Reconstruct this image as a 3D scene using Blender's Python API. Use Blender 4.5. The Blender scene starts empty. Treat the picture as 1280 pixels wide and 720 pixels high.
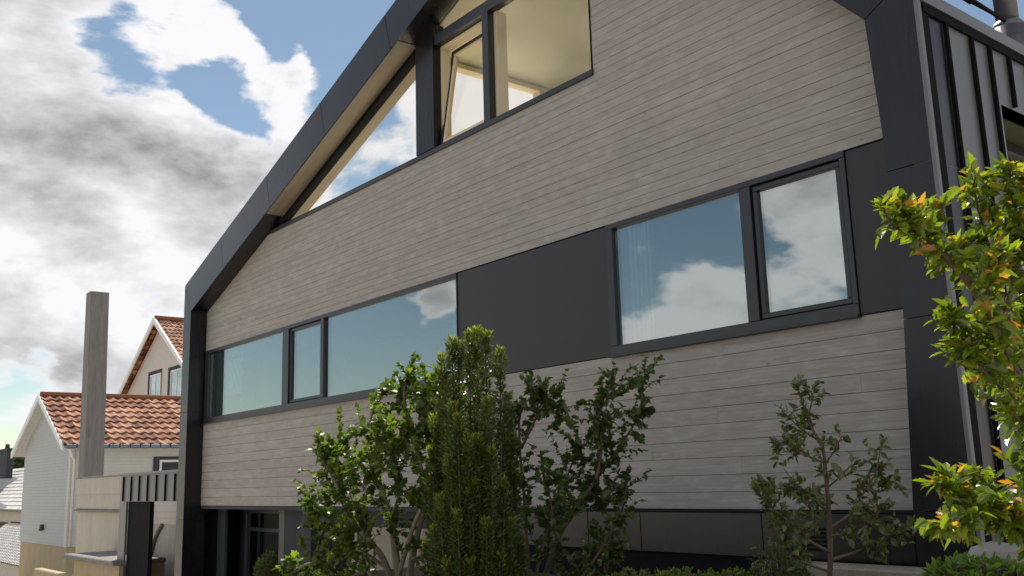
import bpy, math, random
from mathutils import Vector, Matrix, noise as mn
random.seed(7)
SC = bpy.context.scene
COL = SC.collection
# ---------------------------------------------------------------- camera
RIGHT = Vector((0.6216, 0.7828, -0.0287)); DOWN = Vector((-0.1699, 0.099, -0.9805)); FWD = Vector((-0.7647, 0.6143, 0.1946))
CAM = Vector((0, 0, 1.7)); FPX = 1204.747
def ray(x, y): return RIGHT*((x-640)/FPX) + DOWN*((y-360)/FPX) + FWD
def at(x, y, d): return CAM + ray(x, y)*d            # point seen at that spot, d metres deep
def onY(x, y, Y):
    r = ray(x, y); return CAM + r*((Y-CAM.y)/r.y)
def onX(x, y, X):
    r = ray(x, y); return CAM + r*((X-CAM.x)/r.x)
def onZ(x, y, Z):
    r = ray(x, y); return CAM + r*((Z-CAM.z)/r.z)
cd = bpy.data.cameras.new('camera'); cam = bpy.data.objects.new('camera', cd); COL.objects.link(cam)
cd.sensor_fit = 'HORIZONTAL'; cd.sensor_width = 36; cd.lens = FPX/1280*36; cd.clip_start = .05; cd.clip_end = 4000
m3 = Matrix((RIGHT, -DOWN, -FWD)).transposed()
cam.matrix_world = Matrix.Translation(CAM) @ m3.to_4x4()
SC.camera = cam

# ---------------------------------------------------------------- node helpers
def new_mat(name):
    m = bpy.data.materials.new(name); m.use_nodes = True
    nt = m.node_tree; nt.nodes.clear()
    out = nt.nodes.new('ShaderNodeOutputMaterial')
    return m, nt, out
def N(nt, t, **kw):
    n = nt.nodes.new(t)
    for k, v in kw.items():
        if k.startswith('i_'):
            n.inputs[k[2:].replace('_', ' ')].default_value = v
        else: setattr(n, k, v)
    return n
def L(nt, a, b): nt.links.new(a, b)
def ramp(nt, fac, stops):
    r = N(nt, 'ShaderNodeValToRGB'); e = r.color_ramp.elements
    while len(e) < len(stops): e.new(.5)
    for k, (p, c) in enumerate(stops):
        e[k].position = p; e[k].color = (*c, 1) if len(c) == 3 else c
    L(nt, fac, r.inputs[0]); return r.outputs[0]
def mixc(nt, fac, a, b, mode='MIX'):
    n = N(nt, 'ShaderNodeMix', data_type='RGBA', blend_type=mode)
    for sock, v in ((n.inputs[0], fac), (n.inputs[6], a), (n.inputs[7], b)):
        if isinstance(v, (int, float)): sock.default_value = v
        elif isinstance(v, tuple): sock.default_value = (*v, 1) if len(v) == 3 else v
        else: L(nt, v, sock)
    return n.outputs[2]
def math_n(nt, op, a, b=None, c=None, clamp=False):
    n = N(nt, 'ShaderNodeMath', operation=op, use_clamp=clamp)
    for s, v in zip(n.inputs, (a, b, c)):
        if v is None: continue
        if isinstance(v, (int, float)): s.default_value = v
        else: L(nt, v, s)
    return n.outputs[0]
def mapped(nt, scale, coord='Object', rot=(0, 0, 0)):
    tc = N(nt, 'ShaderNodeTexCoord'); mp = N(nt, 'ShaderNodeMapping')
    mp.inputs['Scale'].default_value = scale; mp.inputs['Rotation'].default_value = rot
    L(nt, tc.outputs[coord], mp.inputs[0]); return mp.outputs[0]
def noise_n(nt, vec, scale, detail=5, rough=.5, dist=0):
    n = N(nt, 'ShaderNodeTexNoise'); n.inputs['Scale'].default_value = scale
    n.inputs['Detail'].default_value = detail; n.inputs['Roughness'].default_value = rough; n.inputs['Distortion'].default_value = dist
    if vec is not None: L(nt, vec, n.inputs['Vector'])
    return n.outputs[0]
def bump(nt, h, strength=.3, dist=.01):
    b = N(nt, 'ShaderNodeBump'); b.inputs['Strength'].default_value = strength; b.inputs['Distance'].default_value = dist
    L(nt, h, b.inputs['Height']); return b.outputs[0]
def principled(nt, out, color=None, rough=.5, metal=0, normal=None, spec=.5):
    p = N(nt, 'ShaderNodeBsdfPrincipled')
    for s, v in (('Base Color', color), ('Roughness', rough), ('Metallic', metal), ('Specular IOR Level', spec)):
        if v is None: continue
        if isinstance(v, (int, float)): p.inputs[s].default_value = v
        elif isinstance(v, tuple): p.inputs[s].default_value = (*v, 1)
        else: L(nt, v, p.inputs[s])
    if normal is not None: L(nt, normal, p.inputs['Normal'])
    if out is not None: L(nt, p.outputs[0], out.inputs[0])
    return p
def simple(name, color, rough=.6, metal=0, var=.25, scale=6, bmp=.15, detail=6, spec=.5, stretch=(1, 1, 1), bdist=.01):
    m, nt, out = new_mat(name)
    v = mapped(nt, stretch)
    n1 = noise_n(nt, v, scale, detail, .6)
    n2 = noise_n(nt, v, scale*.17, 3, .5)
    s = math_n(nt, 'MULTIPLY_ADD', n2, .6, math_n(nt, 'MULTIPLY', n1, .4))
    lo = tuple(c*(1-var) for c in color); hi = tuple(min(1, c*(1+var)) for c in color)
    c = ramp(nt, s, [(.3, lo), (.7, hi)])
    r = N(nt, 'ShaderNodeMapRange'); L(nt, n1, r.inputs[0]); r.inputs[3].default_value = max(.02, rough-.1); r.inputs[4].default_value = min(1, rough+.1)
    principled(nt, out, c, r.outputs[0], metal, bump(nt, n1, bmp, bdist), spec)
    return m
def attr(nt, name='tone'):
    a = N(nt, 'ShaderNodeAttribute'); a.attribute_name = name; return a.outputs['Fac']

# ---------------------------------------------------------------- materials
M = {}
def mk_wood():
    m, nt, out = new_mat('weathered_board')
    v = mapped(nt, (.7, 3, 26)); t = attr(nt)
    sh = N(nt, 'ShaderNodeVectorMath', operation='MULTIPLY_ADD'); cmb = N(nt, 'ShaderNodeCombineXYZ')
    L(nt, t, cmb.inputs[0]); L(nt, t, cmb.inputs[1]); sh.inputs[1].default_value = (1, 1, 1)
    L(nt, v, sh.inputs[0])
    sc = N(nt, 'ShaderNodeVectorMath', operation='SCALE'); sc.inputs['Scale'].default_value = 37; L(nt, cmb.outputs[0], sc.inputs[0])
    L(nt, sc.outputs[0], sh.inputs[2])
    g = noise_n(nt, sh.outputs[0], 2.2, 8, .65, .6)
    v2 = mapped(nt, (.8, 1, 1.6)); blotch = noise_n(nt, v2, 1.3, 4, .6)
    vx = mapped(nt, (1.6, 1, 5)); blot2 = noise_n(nt, vx, 2.5, 5, .6)
    base = ramp(nt, g, [(.25, (.27, .241, .218)), (.5, (.365, .33, .303)), (.75, (.455, .418, .388))])
    tn = ramp(nt, t, [(0, (.93, .925, .92)), (.5, (.975, .97, .965)), (1, (1.03, 1.025, 1.02))])
    c = mixc(nt, 1., base, tn, 'MULTIPLY')
    c = mixc(nt, ramp(nt, blotch, [(.42, (0, 0, 0)), (.68, (.4, .4, .4))]), c, (.3, .275, .25))
    c = mixc(nt, ramp(nt, blot2, [(.5, (0, 0, 0)), (.7, (.6, .6, .6))]), c, (.47, .435, .4))
    vo = N(nt, 'ShaderNodeTexVoronoi'); vo.inputs['Scale'].default_value = 1.; L(nt, mapped(nt, (2.2, 1, 6)), vo.inputs['Vector'])
    kn = ramp(nt, vo.outputs['Distance'], [(.0, (1, 1, 1)), (.055, (0, 0, 0))])
    c = mixc(nt, kn, c, (.16, .12, .09))
    principled(nt, out, c, .62, 0, bump(nt, g, .35, .004), .35)
    return m
M['wood'] = mk_wood()
def mk_clad(name, col, rough, metal, wave=.25, dist=.012, dust=.06):
    m, nt, out = new_mat(name)
    v = mapped(nt, (1, 1, .5)); big = noise_n(nt, v, 1.1, 2, .5); small = noise_n(nt, mapped(nt, (1, 1, 1)), 45, 5, .6)
    streak = noise_n(nt, mapped(nt, (6, 6, .5)), 2.0, 6, .65)
    c = mixc(nt, ramp(nt, streak, [(.45, (0, 0, 0)), (.9, (.7, .7, .7))]), col, tuple(x+dust for x in col))
    c = mixc(nt, math_n(nt, 'MULTIPLY', small, .1), c, tuple(x*.5 for x in col))
    r = N(nt, 'ShaderNodeMapRange'); L(nt, streak, r.inputs[0]); r.inputs[3].default_value = rough-.03; r.inputs[4].default_value = rough+.05
    b1 = N(nt, 'ShaderNodeBump'); b1.inputs['Strength'].default_value = wave; b1.inputs['Distance'].default_value = dist; L(nt, big, b1.inputs['Height'])
    b2 = N(nt, 'ShaderNodeBump'); b2.inputs['Strength'].default_value = .05; b2.inputs['Distance'].default_value = .0004; L(nt, small, b2.inputs['Height']); L(nt, b1.outputs[0], b2.inputs['Normal'])
    principled(nt, out, c, r.outputs[0], metal, b2.outputs[0], .62)
    return m
M['clad'] = mk_clad('anthracite_cladding', (.009, .0085, .0115), .27, .25, dust=.012)
M['panel'] = mk_clad('anthracite_panel', (.02, .0175, .021), .5, .1, dust=.008)
M['side'] = mk_clad('standing_seam_zinc', (.15, .147, .158), .38, .25, .35, .02, .05)
M['frame'] = mk_clad('window_frame_paint', (.022, .023, .03), .38, .1, .05, dust=.006)
M['rubber'] = simple('black_gasket', (.008, .008, .009), .8, var=.1, spec=.12)
M['soffit'] = simple('oiled_larch_soffit', (.24, .19, .14), .55, var=.25, scale=5, stretch=(1, 14, 1))
M['cream'] = simple('cream_plaster', (.87, .83, .66), .8, var=.04, scale=3, bmp=.05)
M['creamwood'] = simple('pale_pine_trim', (.74, .62, .42), .5, var=.08, scale=4)
M['olive'] = simple('olive_reveal', (.12, .115, .05), .6, var=.2)
M['inwall'] = simple('interior_wall_paint', (.5, .52, .5), .8, var=.06)
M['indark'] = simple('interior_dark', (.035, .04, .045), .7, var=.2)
M['green'] = simple('sage_interior_wall', (.28, .36, .26), .7, var=.1)
M['curtain'] = simple('sheer_curtain', (.7, .75, .75), .9, var=.1, scale=10, stretch=(6, 6, .3))
M['white'] = simple('tile_reflection_white', (.78, .78, .76), .5, var=.06, scale=8)
M['concrete'] = None
def mk_concrete(name, col, dark, sx=1):
    m, nt, out = new_mat(name)
    a = noise_n(nt, mapped(nt, (1, 1, 1)), 1.8, 6, .6); st = noise_n(nt, mapped(nt, (5*sx, 5*sx, .35)), 2.2, 6, .65); fine = noise_n(nt, mapped(nt, (1, 1, 1)), 30, 6, .7)
    c = mixc(nt, ramp(nt, st, [(.45, (0, 0, 0)), (.72, (1, 1, 1))]), col, dark)
    c = mixc(nt, ramp(nt, a, [(.4, (0, 0, 0)), (.75, (.7, .7, .7))]), c, tuple(x*.72 for x in col))
    c = mixc(nt, .35, c, ramp(nt, fine, [(.3, tuple(x*.6 for x in col)), (.7, col)]))
    principled(nt, out, c, .85, 0, bump(nt, fine, .5, .006), .3)
    return m
M['conc'] = mk_concrete('old_concrete', (.27, .25, .24), (.14, .13, .125))
M['render'] = mk_concrete('stained_cream_render', (.6, .54, .46), (.42, .37, .3))
M['beige'] = mk_concrete('beige_stone_ledge', (.36, .31, .25), (.2, .17, .13))
M['ochre'] = mk_concrete('ochre_foundation', (.5, .39, .25), (.34, .26, .17))
M['darkpl'] = mk_concrete('grey_plinth', (.065, .065, .072), (.045, .045, .05))
def mk_siding(name, col, pitch=.14):
    m, nt, out = new_mat(name)
    tc = N(nt, 'ShaderNodeTexCoord'); sp = N(nt, 'ShaderNodeSeparateXYZ'); L(nt, tc.outputs['Object'], sp.inputs[0])
    f = math_n(nt, 'FRACT', math_n(nt, 'DIVIDE', sp.outputs[2], pitch))
    n1 = noise_n(nt, mapped(nt, (1, 1, 1)), 3, 5, .6)
    c = mixc(nt, ramp(nt, n1, [(.35, (0, 0, 0)), (.7, (.5, .5, .5))]), col, tuple(x*.85 for x in col))
    c = mixc(nt, ramp(nt, f, [(0, (.7, .7, .7)), (.07, (0, 0, 0))]), c, tuple(x*.5 for x in col))
    principled(nt, out, c, .55, 0, bump(nt, f, .6, .02), .4)
    return m
M['siding'] = mk_siding('pale_grey_siding', (.44, .46, .48))
M['siding2'] = mk_siding('white_siding', (.6, .6, .58))
M['pink'] = mk_siding('pinkish_siding', (.62, .55, .51), .18)
def mk_tile(name, cols, rough=.8):
    m, nt, out = new_mat(name); t = attr(nt)
    n1 = noise_n(nt, mapped(nt, (1, 1, 1)), 14, 6, .6)
    c = ramp(nt, t, [(0, cols[0]), (.5, cols[1]), (1, cols[2])])
    c = mixc(nt, ramp(nt, n1, [(.45, (0, 0, 0)), (.75, (.6, .6, .6))]), c, tuple(x*.45 for x in cols[1]))
    principled(nt, out, c, rough, 0, bump(nt, n1, .4, .01), .2)
    return m
M['tile'] = mk_tile('terracotta_tile', ((.13, .05, .03), (.34, .14, .08), (.55, .3, .19)))
M['slate'] = mk_tile('pale_slate', ((.62, .6, .57), (.75, .73, .7), (.82, .8, .78)), .7)
M['bark'] = simple('pale_bark', (.3, .25, .19), .85, var=.45, scale=18, bmp=.6)
M['bark2'] = simple('brown_bark', (.13, .09, .065), .85, var=.4, scale=25, bmp=.5)
M['steel'] = simple('brushed_steel', (.16, .16, .17), .4, .8, .12, 20, .05, stretch=(1, 1, 8))
M['rock'] = simple('pale_rock', (.3, .28, .25), .9, var=.45, scale=7, bmp=.9, bdist=.05)
M['soil'] = simple('planting_soil', (.07, .05, .035), .95, var=.5, scale=9, bmp=.8, bdist=.04)
M['gravel'] = simple('sandy_ground', (.42, .38, .31), .95, var=.3, scale=12, bmp=.6, bdist=.02)
M['lead'] = simple('lead_flashing', (.2, .22, .27), .45, .5, .3, 9)
def mk_glass(name, tint, ior, rough=.0, base=.03):
    m, nt, out = new_mat(name)
    fr = N(nt, 'ShaderNodeFresnel'); ge = N(nt, 'ShaderNodeNewGeometry')
    L(nt, math_n(nt, 'MULTIPLY_ADD', ge.outputs['Backfacing'], 1/ior-ior, ior), fr.inputs[0])
    w = noise_n(nt, mapped(nt, (1, 1, 1)), .9, 2, .5)
    b = bump(nt, w, .06, .02)
    tr = N(nt, 'ShaderNodeBsdfTransparent'); tr.inputs[0].default_value = (*tint, 1)
    gl = N(nt, 'ShaderNodeBsdfGlossy'); gl.inputs['Roughness'].default_value = rough; gl.inputs[0].default_value = (.96, .97, .96, 1)
    L(nt, b, gl.inputs['Normal'])
    mx = N(nt, 'ShaderNodeMixShader'); L(nt, math_n(nt, 'ADD', fr.outputs[0], base, clamp=True), mx.inputs[0])
    L(nt, tr.outputs[0], mx.inputs[1]); L(nt, gl.outputs[0], mx.inputs[2]); L(nt, mx.outputs[0], out.inputs[0])
    return m
M['glass'] = mk_glass('coated_window_glass', (.7, .79, .78), 1.9, 0, .25)
M['clear'] = mk_glass('clear_window_glass', (.97, .96, .94), 1.14)
def mk_leaf(name, cols, rough=.35, trans=.35, tcol=None, spec=.6):
    m, nt, out = new_mat(name); t = attr(nt)
    st = [(k/(len(cols)-1), c) for k, c in enumerate(cols)]
    c = ramp(nt, t, st)
    n1 = noise_n(nt, mapped(nt, (1, 1, 1)), 60, 3, .5)
    c = mixc(nt, math_n(nt, 'MULTIPLY', n1, .5), c, tuple(x*.6 for x in cols[len(cols)//2]))
    p = principled(nt, None, c, rough, 0, bump(nt, n1, .2, .003), spec)
    tl = N(nt, 'ShaderNodeBsdfTranslucent')
    L(nt, mixc(nt, 1., c, tcol or (1.5, 1.9, .5), 'MULTIPLY'), tl.inputs[0])
    mx = N(nt, 'ShaderNodeMixShader'); mx.inputs[0].default_value = trans
    L(nt, p.outputs[0], mx.inputs[1]); L(nt, tl.outputs[0], mx.inputs[2]); L(nt, mx.outputs[0], out.inputs[0])
    return m
M['leaf_shrub'] = mk_leaf('shrub_leaf', [(.035, .055, .014), (.08, .115, .022), (.15, .19, .035), (.32, .34, .06)], .5, .42)
M['leaf_dark'] = mk_leaf('dark_shrub_leaf', [(.032, .052, .018), (.065, .098, .028), (.11, .15, .038), (.2, .23, .055)], .38, .3)
M['leaf_yew'] = mk_leaf('yew_needle', [(.022, .038, .012), (.058, .085, .018), (.14, .165, .03), (.4, .4, .07)], .4, .3)
M['leaf_holly'] = mk_leaf('holly_leaf', [(.03, .07, .02), (.1, .17, .022), (.22, .3, .03), (.36, .4, .05), (.6, .32, .07), (.6, .12, .06)], .17, .42, (1.5, 1.6, .5), .8)
M['leaf_sapling'] = mk_leaf('sapling_leaf', [(.045, .068, .025), (.095, .12, .038), (.15, .17, .05), (.24, .19, .08)], .35, .25)
M['leaf_low'] = mk_leaf('low_plant_leaf', [(.03, .07, .015), (.08, .14, .02), (.16, .22, .04), (.3, .34, .08)], .5, .4)

# ---------------------------------------------------------------- mesh helpers
class MB:
    def __init__(s): s.v = []; s.f = []; s.t = []; s.sm = []
    def poly(s, pts, tone=.5, smooth=False):
        b = len(s.v); s.v += [tuple(p) for p in pts]; s.f.append(tuple(range(b, b+len(pts)))); s.t.append(tone); s.sm.append(smooth)
    def mesh(s, vs, fs, tone=.5, smooth=False):
        b = len(s.v); s.v += [tuple(p) for p in vs]
        for f in fs: s.f.append(tuple(b+i for i in f)); s.t.append(tone); s.sm.append(smooth)
    def box(s, x0, x1, y0, y1, z0, z1, tone=.5, c=0):
        if c <= 0:
            v = [(x, y, z) for z in (z0, z1) for y in (y0, y1) for x in (x0, x1)]
            s.mesh(v, [(0, 2, 3, 1), (4, 5, 7, 6), (0, 1, 5, 4), (2, 6, 7, 3), (0, 4, 6, 2), (1, 3, 7, 5)], tone)
        else:  # chamfered edges: profile octagon-ish via inset faces
            X = (x0, x0+c, x1-c, x1); Y = (y0, y0+c, y1-c, y1); Z = (z0, z0+c, z1-c, z1)
            V = {}; vs = []
            def vi(i, j, k):
                key = (i, j, k)
                if key not in V: V[key] = len(vs); vs.append((X[i], Y[j], Z[k]))
                return V[key]
            fs = []
            for a, (A, B) in (('x', (0, 3)), ('y', (0, 3)), ('z', (0, 3))):
                for e in (A, B):
                    if a == 'x': q = [vi(e, 1, 1), vi(e, 2, 1), vi(e, 2, 2), vi(e, 1, 2)]
                    elif a == 'y': q = [vi(1, e, 1), vi(2, e, 1), vi(2, e, 2), vi(1, e, 2)]
                    else: q = [vi(1, 1, e), vi(2, 1, e), vi(2, 2, e), vi(1, 2, e)]
                    fs.append(q)
            o = lambda e: 1 if e == 0 else 2
            for e in (0, 3):
                for g in (0, 3):
                    fs.append([vi(e, o(g), 1), vi(e, o(g), 2), vi(o(e), g, 2), vi(o(e), g, 1)])
                    fs.append([vi(e, 1, o(g)), vi(e, 2, o(g)), vi(o(e), 2, g), vi(o(e), 1, g)])
                    fs.append([vi(1, e, o(g)), vi(2, e, o(g)), vi(2, o(e), g), vi(1, o(e), g)])
                    for h in (0, 3): fs.append([vi(e, o(g), o(h)), vi(o(e), g, o(h)), vi(o(e), o(g), h)])
            s.mesh(vs, fs, tone)
    def prism(s, pts, axis, a0, a1, tone=.5, caps=(True, True)):
        # pts: outline in the other two coordinates (x,z) for axis y ; (y,z) for x ; (x,y) for z
        def mk(p, a):
            if axis == 'y': return (p[0], a, p[1])
            if axis == 'x': return (a, p[0], p[1])
            return (p[0], p[1], a)
        n = len(pts); v = [mk(p, a0) for p in pts]+[mk(p, a1) for p in pts]
        fs = [(i, (i+1) % n, n+(i+1) % n, n+i) for i in range(n)]
        if caps[0]: fs.append(tuple(range(n)))
        if caps[1]: fs.append(tuple(range(2*n-1, n-1, -1)))
        s.mesh(v, fs, tone)
    def bar(s, a, b, w, h=None, up=Vector((0, 0, 1)), tone=.5):
        a = Vector(a); b = Vector(b); h = h or w; d = (b-a).normalized(); sd = d.cross(up).normalized(); u = sd.cross(d)
        v = []
        for p in (a, b):
            for i, j in ((-1, -1), (1, -1), (1, 1), (-1, 1)): v.append(p+sd*(w/2*i)+u*(h/2*j))
        s.mesh(v, [(0, 1, 2, 3), (7, 6, 5, 4), (0, 4, 5, 1), (1, 5, 6, 2), (2, 6, 7, 3), (3, 7, 4, 0)], tone)
    def tube(s, pts, rad, seg=8, tone=.5, cap=True):
        pts = [Vector(p) for p in pts]; rings = []; vs = []; fs = []
        u = None
        for i, p in enumerate(pts):
            d = (pts[min(i+1, len(pts)-1)]-pts[max(i-1, 0)])
            d = d.normalized() if d.length > 1e-9 else Vector((0, 0, 1))
            if u is None: u = d.orthogonal().normalized()
            u = (u-d*u.dot(d)); u = u.normalized() if u.length > 1e-6 else d.orthogonal().normalized()
            w = d.cross(u); r = rad[i] if isinstance(rad, (list, tuple)) else rad
            for k in range(seg):
                a = 2*math.pi*k/seg; vs.append(p+(u*math.cos(a)+w*math.sin(a))*r)
        for i in range(len(pts)-1):
            for k in range(seg):
                fs.append((i*seg+k, i*seg+(k+1) % seg, (i+1)*seg+(k+1) % seg, (i+1)*seg+k))
        if cap: fs.append(tuple(range(seg-1, -1, -1))); b = (len(pts)-1)*seg; fs.append(tuple(range(b, b+seg)))
        s.mesh(vs, fs, tone, True)
    def build(s, name, mat, parent=None, fix=True):
        me = bpy.data.meshes.new(name); me.from_pydata(s.v, [], s.f)
        at_ = me.attributes.new('tone', 'FLOAT', 'FACE'); at_.data.foreach_set('value', s.t)
        me.polygons.foreach_set('use_smooth', s.sm)
        if fix:
            import bmesh
            bm = bmesh.new(); bm.from_mesh(me); bmesh.ops.recalc_face_normals(bm, faces=bm.faces); bm.to_mesh(me); bm.free()
        me.materials.append(mat if not isinstance(mat, str) else M[mat])
        o = bpy.data.objects.new(name, me); COL.objects.link(o)
        if parent is not None:
            o.parent = parent; o.matrix_parent_inverse = Matrix.Translation(-parent_loc(parent))
        return o
def parent_loc(p):
    l = Vector(p.location)
    return l if p.parent is None else l  # children meshes sit at the world origin
def thing(name, loc, label, cat, group=None):
    o = bpy.data.objects.new(name, None); COL.objects.link(o); o.location = loc; o.empty_display_size = .3
    o['label'] = label; o['category'] = cat
    if group: o['group'] = group
    return o
def tag(o, label=None, cat=None, group=None, kind=None):
    if label: o['label'] = label
    if cat: o['category'] = cat
    if group: o['group'] = group
    if kind: o['kind'] = kind
    return o
def boxpart(name, mat, parent, *a, c=0):
    m = MB(); m.box(*a, c=c); return m.build(name, mat, parent)

# ---------------------------------------------------------------- the modern house
D, W = 6.5, 6.84
XL, XR = -18.18, -3.25
def zl(x): return 5.0+.352*(x+17.82)      # underside of the left slope
def zr(x): return 5.10+1.1*(-3.65-x)      # underside of the right slope
AX = (5.10-1.1*3.65-5.0-.352*17.82)/(.352+1.1); AZ = zl(AX)
def zin(x): return min(zl(x), zr(x))
house = thing('modern_house', (-10.7, 6.5, 0), 'modern gabled house clad in black metal and weathered grey boards', 'house')
# cladding frame, in panels with open joints (front face plane y = D)
fr = MB(); g = .0035
inR = [(1.0, -3.69), (1.39, -3.68), (2.86, -3.59), (4.2, -3.605), (5.10, -3.65)]
def inner_r(z):
    for (a, xa), (b, xb) in zip(inR, inR[1:]):
        if a <= z <= b: return xa+(xb-xa)*(z-a)/(b-a)
    return inR[0][1] if z < inR[0][0] else inR[-1][1]
def quadprism(p, y0=D, y1=W+.06): fr.prism(p, 'y', y0, y1)
# left pillar
zs = [-.9, 1.15, 3.1, 5.0]
for a, b in zip(zs, zs[1:]):
    top = b-g if b < 5 else 5.0
    if b < 5: quadprism([(XL, a+g), (-17.82, a+g), (-17.82, b-g), (XL, b-g)])
    else: quadprism([(XL, a+g), (-17.82, a+g), (-17.82, 5.0-g), (XL, 5.53-g)])
# left arm
def outer_l(x): return 5.55+.3447*(x-XL)
ks = [-17.82, -16.3, -14.4, -12.5, -10.6, -8.8, AX]
OA = (AX, outer_l(AX)+.04)
prevo = (XL, 5.55)
for i, (a, b) in enumerate(zip(ks, ks[1:])):
    oa = prevo if i == 0 else (a-.16+g, outer_l(a-.16+g)); ob = (b-.16, outer_l(b-.16)) if b != AX else OA
    quadprism([(a+g, zl(a+g)), (b-g, zl(b-g)), (ob[0]-g, ob[1]), (oa[0]+g, oa[1])])
# right arm
ks = [AX, -6.1, -5.2, -4.35, -3.65]
def outr(x): return zr(x)+.62
for a, b in zip(ks, ks[1:]):
    oa = OA if a == AX else (a+.35, zr(a)+.35); ob = (XR, 5.33) if b == -3.65 else (b+.35, zr(b)+.35)
    quadprism([(a+g, zr(a+g)), (b-g, zr(b-g)), (ob[0]-g if b != -3.65 else XR-g, ob[1]), (oa[0]+g, oa[1])])
# right pillar
zs = [.3, 1.4, 2.75, 3.86, 5.10]
for a, b in zip(zs, zs[1:]):
    t2 = 5.33-g if b == 5.10 else b-g
    pts = [(XR, a+g), (XR, t2), (inner_r(b), b-g)]
    mid = [z for z, _ in inR if a < z < b]
    pts += [(inner_r(z), z) for z in reversed(mid)] + [(inner_r(a), a+g)]
    quadprism(pts)
fr.build('cladding_frame', 'clad', house)
# joints' backing
bk = MB()
bk.prism([(XL+.01, -.9), (-17.83, -.9), (-17.83, 5.02), (AX, AZ+.02), (-3.57, 5.12), (-3.57, .3), (XR-.012, .3), (XR-.012, 5.3), (AX, AZ+.4), (XL+.01, 5.5)], 'y', D+.012, W+.05)
bk.build('joint_backing', 'rubber', house)

# board cladding
def boards(name, z0, z1, pitch, xl, xr, holes=()):
    m = MB(); z = z0; rnd = random.Random(name)
    while z < z1-.005:
        zt = min(z+pitch, z1); gp = .0008
        zm = (z+zt)/2; a, b = xl(zm), xr(zm)
        segs = [(a, b)]
        for (h0, h1, hz0, hz1) in holes:
            if hz0 < zm < hz1:
                ns = []
                for (p, q) in segs:
                    if h1 <= p or h0 >= q: ns.append((p, q)); continue
                    if p < h0: ns.append((p, h0))
                    if q > h1: ns.append((h1, q))
                segs = ns
        off = rnd.uniform(0, .003)
        for (p, q) in segs:
            x = p
            while x < q-1e-4:
                ln = rnd.uniform(2.2, 5.2)
                e = min(q, x+ln)
                if q-e < .5: e = q
                t = rnd.random(); dy = off+rnd.uniform(0, .0015); y = W-.02-dy; c = .0018
                x0, x1 = x+.0004, e-.0008; za, zb = z+gp/2, zt-gp/2
                vs = [(x0, y+.02, za), (x1, y+.02, za), (x0, y, za+c), (x1, y, za+c), (x0, y, zb-c), (x1, y, zb-c), (x0, y+.02, zb), (x1, y+.02, zb)]
                m.mesh(vs, [(0, 1, 3, 2), (2, 3, 5, 4), (4, 5, 7, 6), (0, 2, 4, 6), (1, 7, 5, 3)], t)
                x = e
        z = zt
    return m.build(name, 'wood', house)
XLw = -17.84
boards('wood_cladding', 1.39, 2.88, .149, lambda z: XLw, lambda z: -3.58)
def xl_up(z): return XLw if z < 5.0 else XLw+(z-5.0)/.352-.08
def xr_up(z): return -3.6 if z < 5.1 else -3.65-(z-5.1)/1.1+.08
boards('wood_cladding', 4.245, AZ, .0945, xl_up, xr_up, holes=[(-30, -6.985, 5.93, 20)])
bb = MB()
bb.prism([(XLw, 1.39), (-3.6, 1.39), (-3.6, 2.88), (XLw, 2.88)], 'y', W-.001, W+.02)
bb.prism([(XLw, 4.245), (-3.6, 4.245), (-3.6, 5.1), (-5, 6.58), (AX, AZ), (-6.985, AZ), (-6.985, 5.93), (-15.17, 5.93), (XLw, 5.0)], 'y', W-.001, W+.02)
bb.build('wall_membrane', 'rubber', house)

# middle band
def barx(m, x0, x1, z0, z1, y0, y1, c=.004): m.box(x0, x1, y0, y1, z0, z1, c=c)
def ring(m, x0, x1, z0, z1, w, y0, y1, c=.004, wb=None):
    wb = wb or w
    m.box(x0, x1, y0, y1, z1-w, z1, c=c); m.box(x0, x1, y0, y1, z0, z0+wb, c=c)
    m.box(x0, x0+w, y0+.001, y1, z0+wb+.0005, z1-w-.0005, c=c); m.box(x1-w, x1, y0+.001, y1, z0+wb+.0005, z1-w-.0005, c=c)
def pane(parent, x0, x1, z0, z1, y, mat='glass'):
    m = MB(); m.box(x0, x1, y, y+.02, z0, z1); return m.build('pane', mat, parent)
zb0, zb1 = 2.885, 4.24
def band_window(x0, x1, lights, sash, wl_=.07, wr_=.07):
    m = MB(); wt, wbt = .055, .095
    m.box(x0, x1, W-.045, W+.06, zb1-wt, zb1, c=.004); m.box(x0, x1, W-.045, W+.06, zb0, zb0+wbt, c=.004)
    m.box(x0-.01, x1+.01, W-.085, W+.02, zb0-.02, zb0-.001, c=.003)   # drip sill
    m.box(x0, x0+wl_, W-.044, W+.06, zb0+wbt, zb1-wt, c=.004)
    if wr_ > 0: m.box(x1-wr_, x1, W-.044, W+.06, zb0+wbt, zb1-wt, c=.004)
    for a, b in zip(lights, lights[1:]): m.box(a[1], b[0], W-.044, W+.06, zb0+wbt, zb1-wt, c=.004)
    f = m.build('window', 'frame', house)
    for k, (a, b) in enumerate(lights):
        if k in sash:
            s = MB(); ring(s, a+.012, b-.012, zb0+wbt+.012, zb1-wt-.012, .045, W-.02, W+.05)
            so = s.build('sash', 'frame', f)
            pane(f, a+.055, b-.055, zb0+wbt+.055, zb1-wt-.055, W+.01)
            gk = MB(); ring(gk, a, b, zb0+wbt, zb1-wt, .012, W-.005, W+.05, c=0); gk.build('gasket', 'rubber', f)
        else:
            pane(f, a-.004, b+.004, zb0+wbt-.004, zb1-wt+.004, W-.0)
    return f
band_window(-17.78, -9.56, [(-17.6, -14.46), (-14.24, -13.14), (-13.05, -9.58)], {1}, .17, .012)
band_window(-6.9, -4.12, [(-6.8, -5.19), (-5.07, -4.17)], {1}, .09, .05)
for (a, b) in ((-9.555, -6.905), (-4.115, -3.58)):
    boxpart('facade_panel', 'panel', house, a, b, W-.03, W+.05, zb0, zb1-.012, c=.003)
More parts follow.
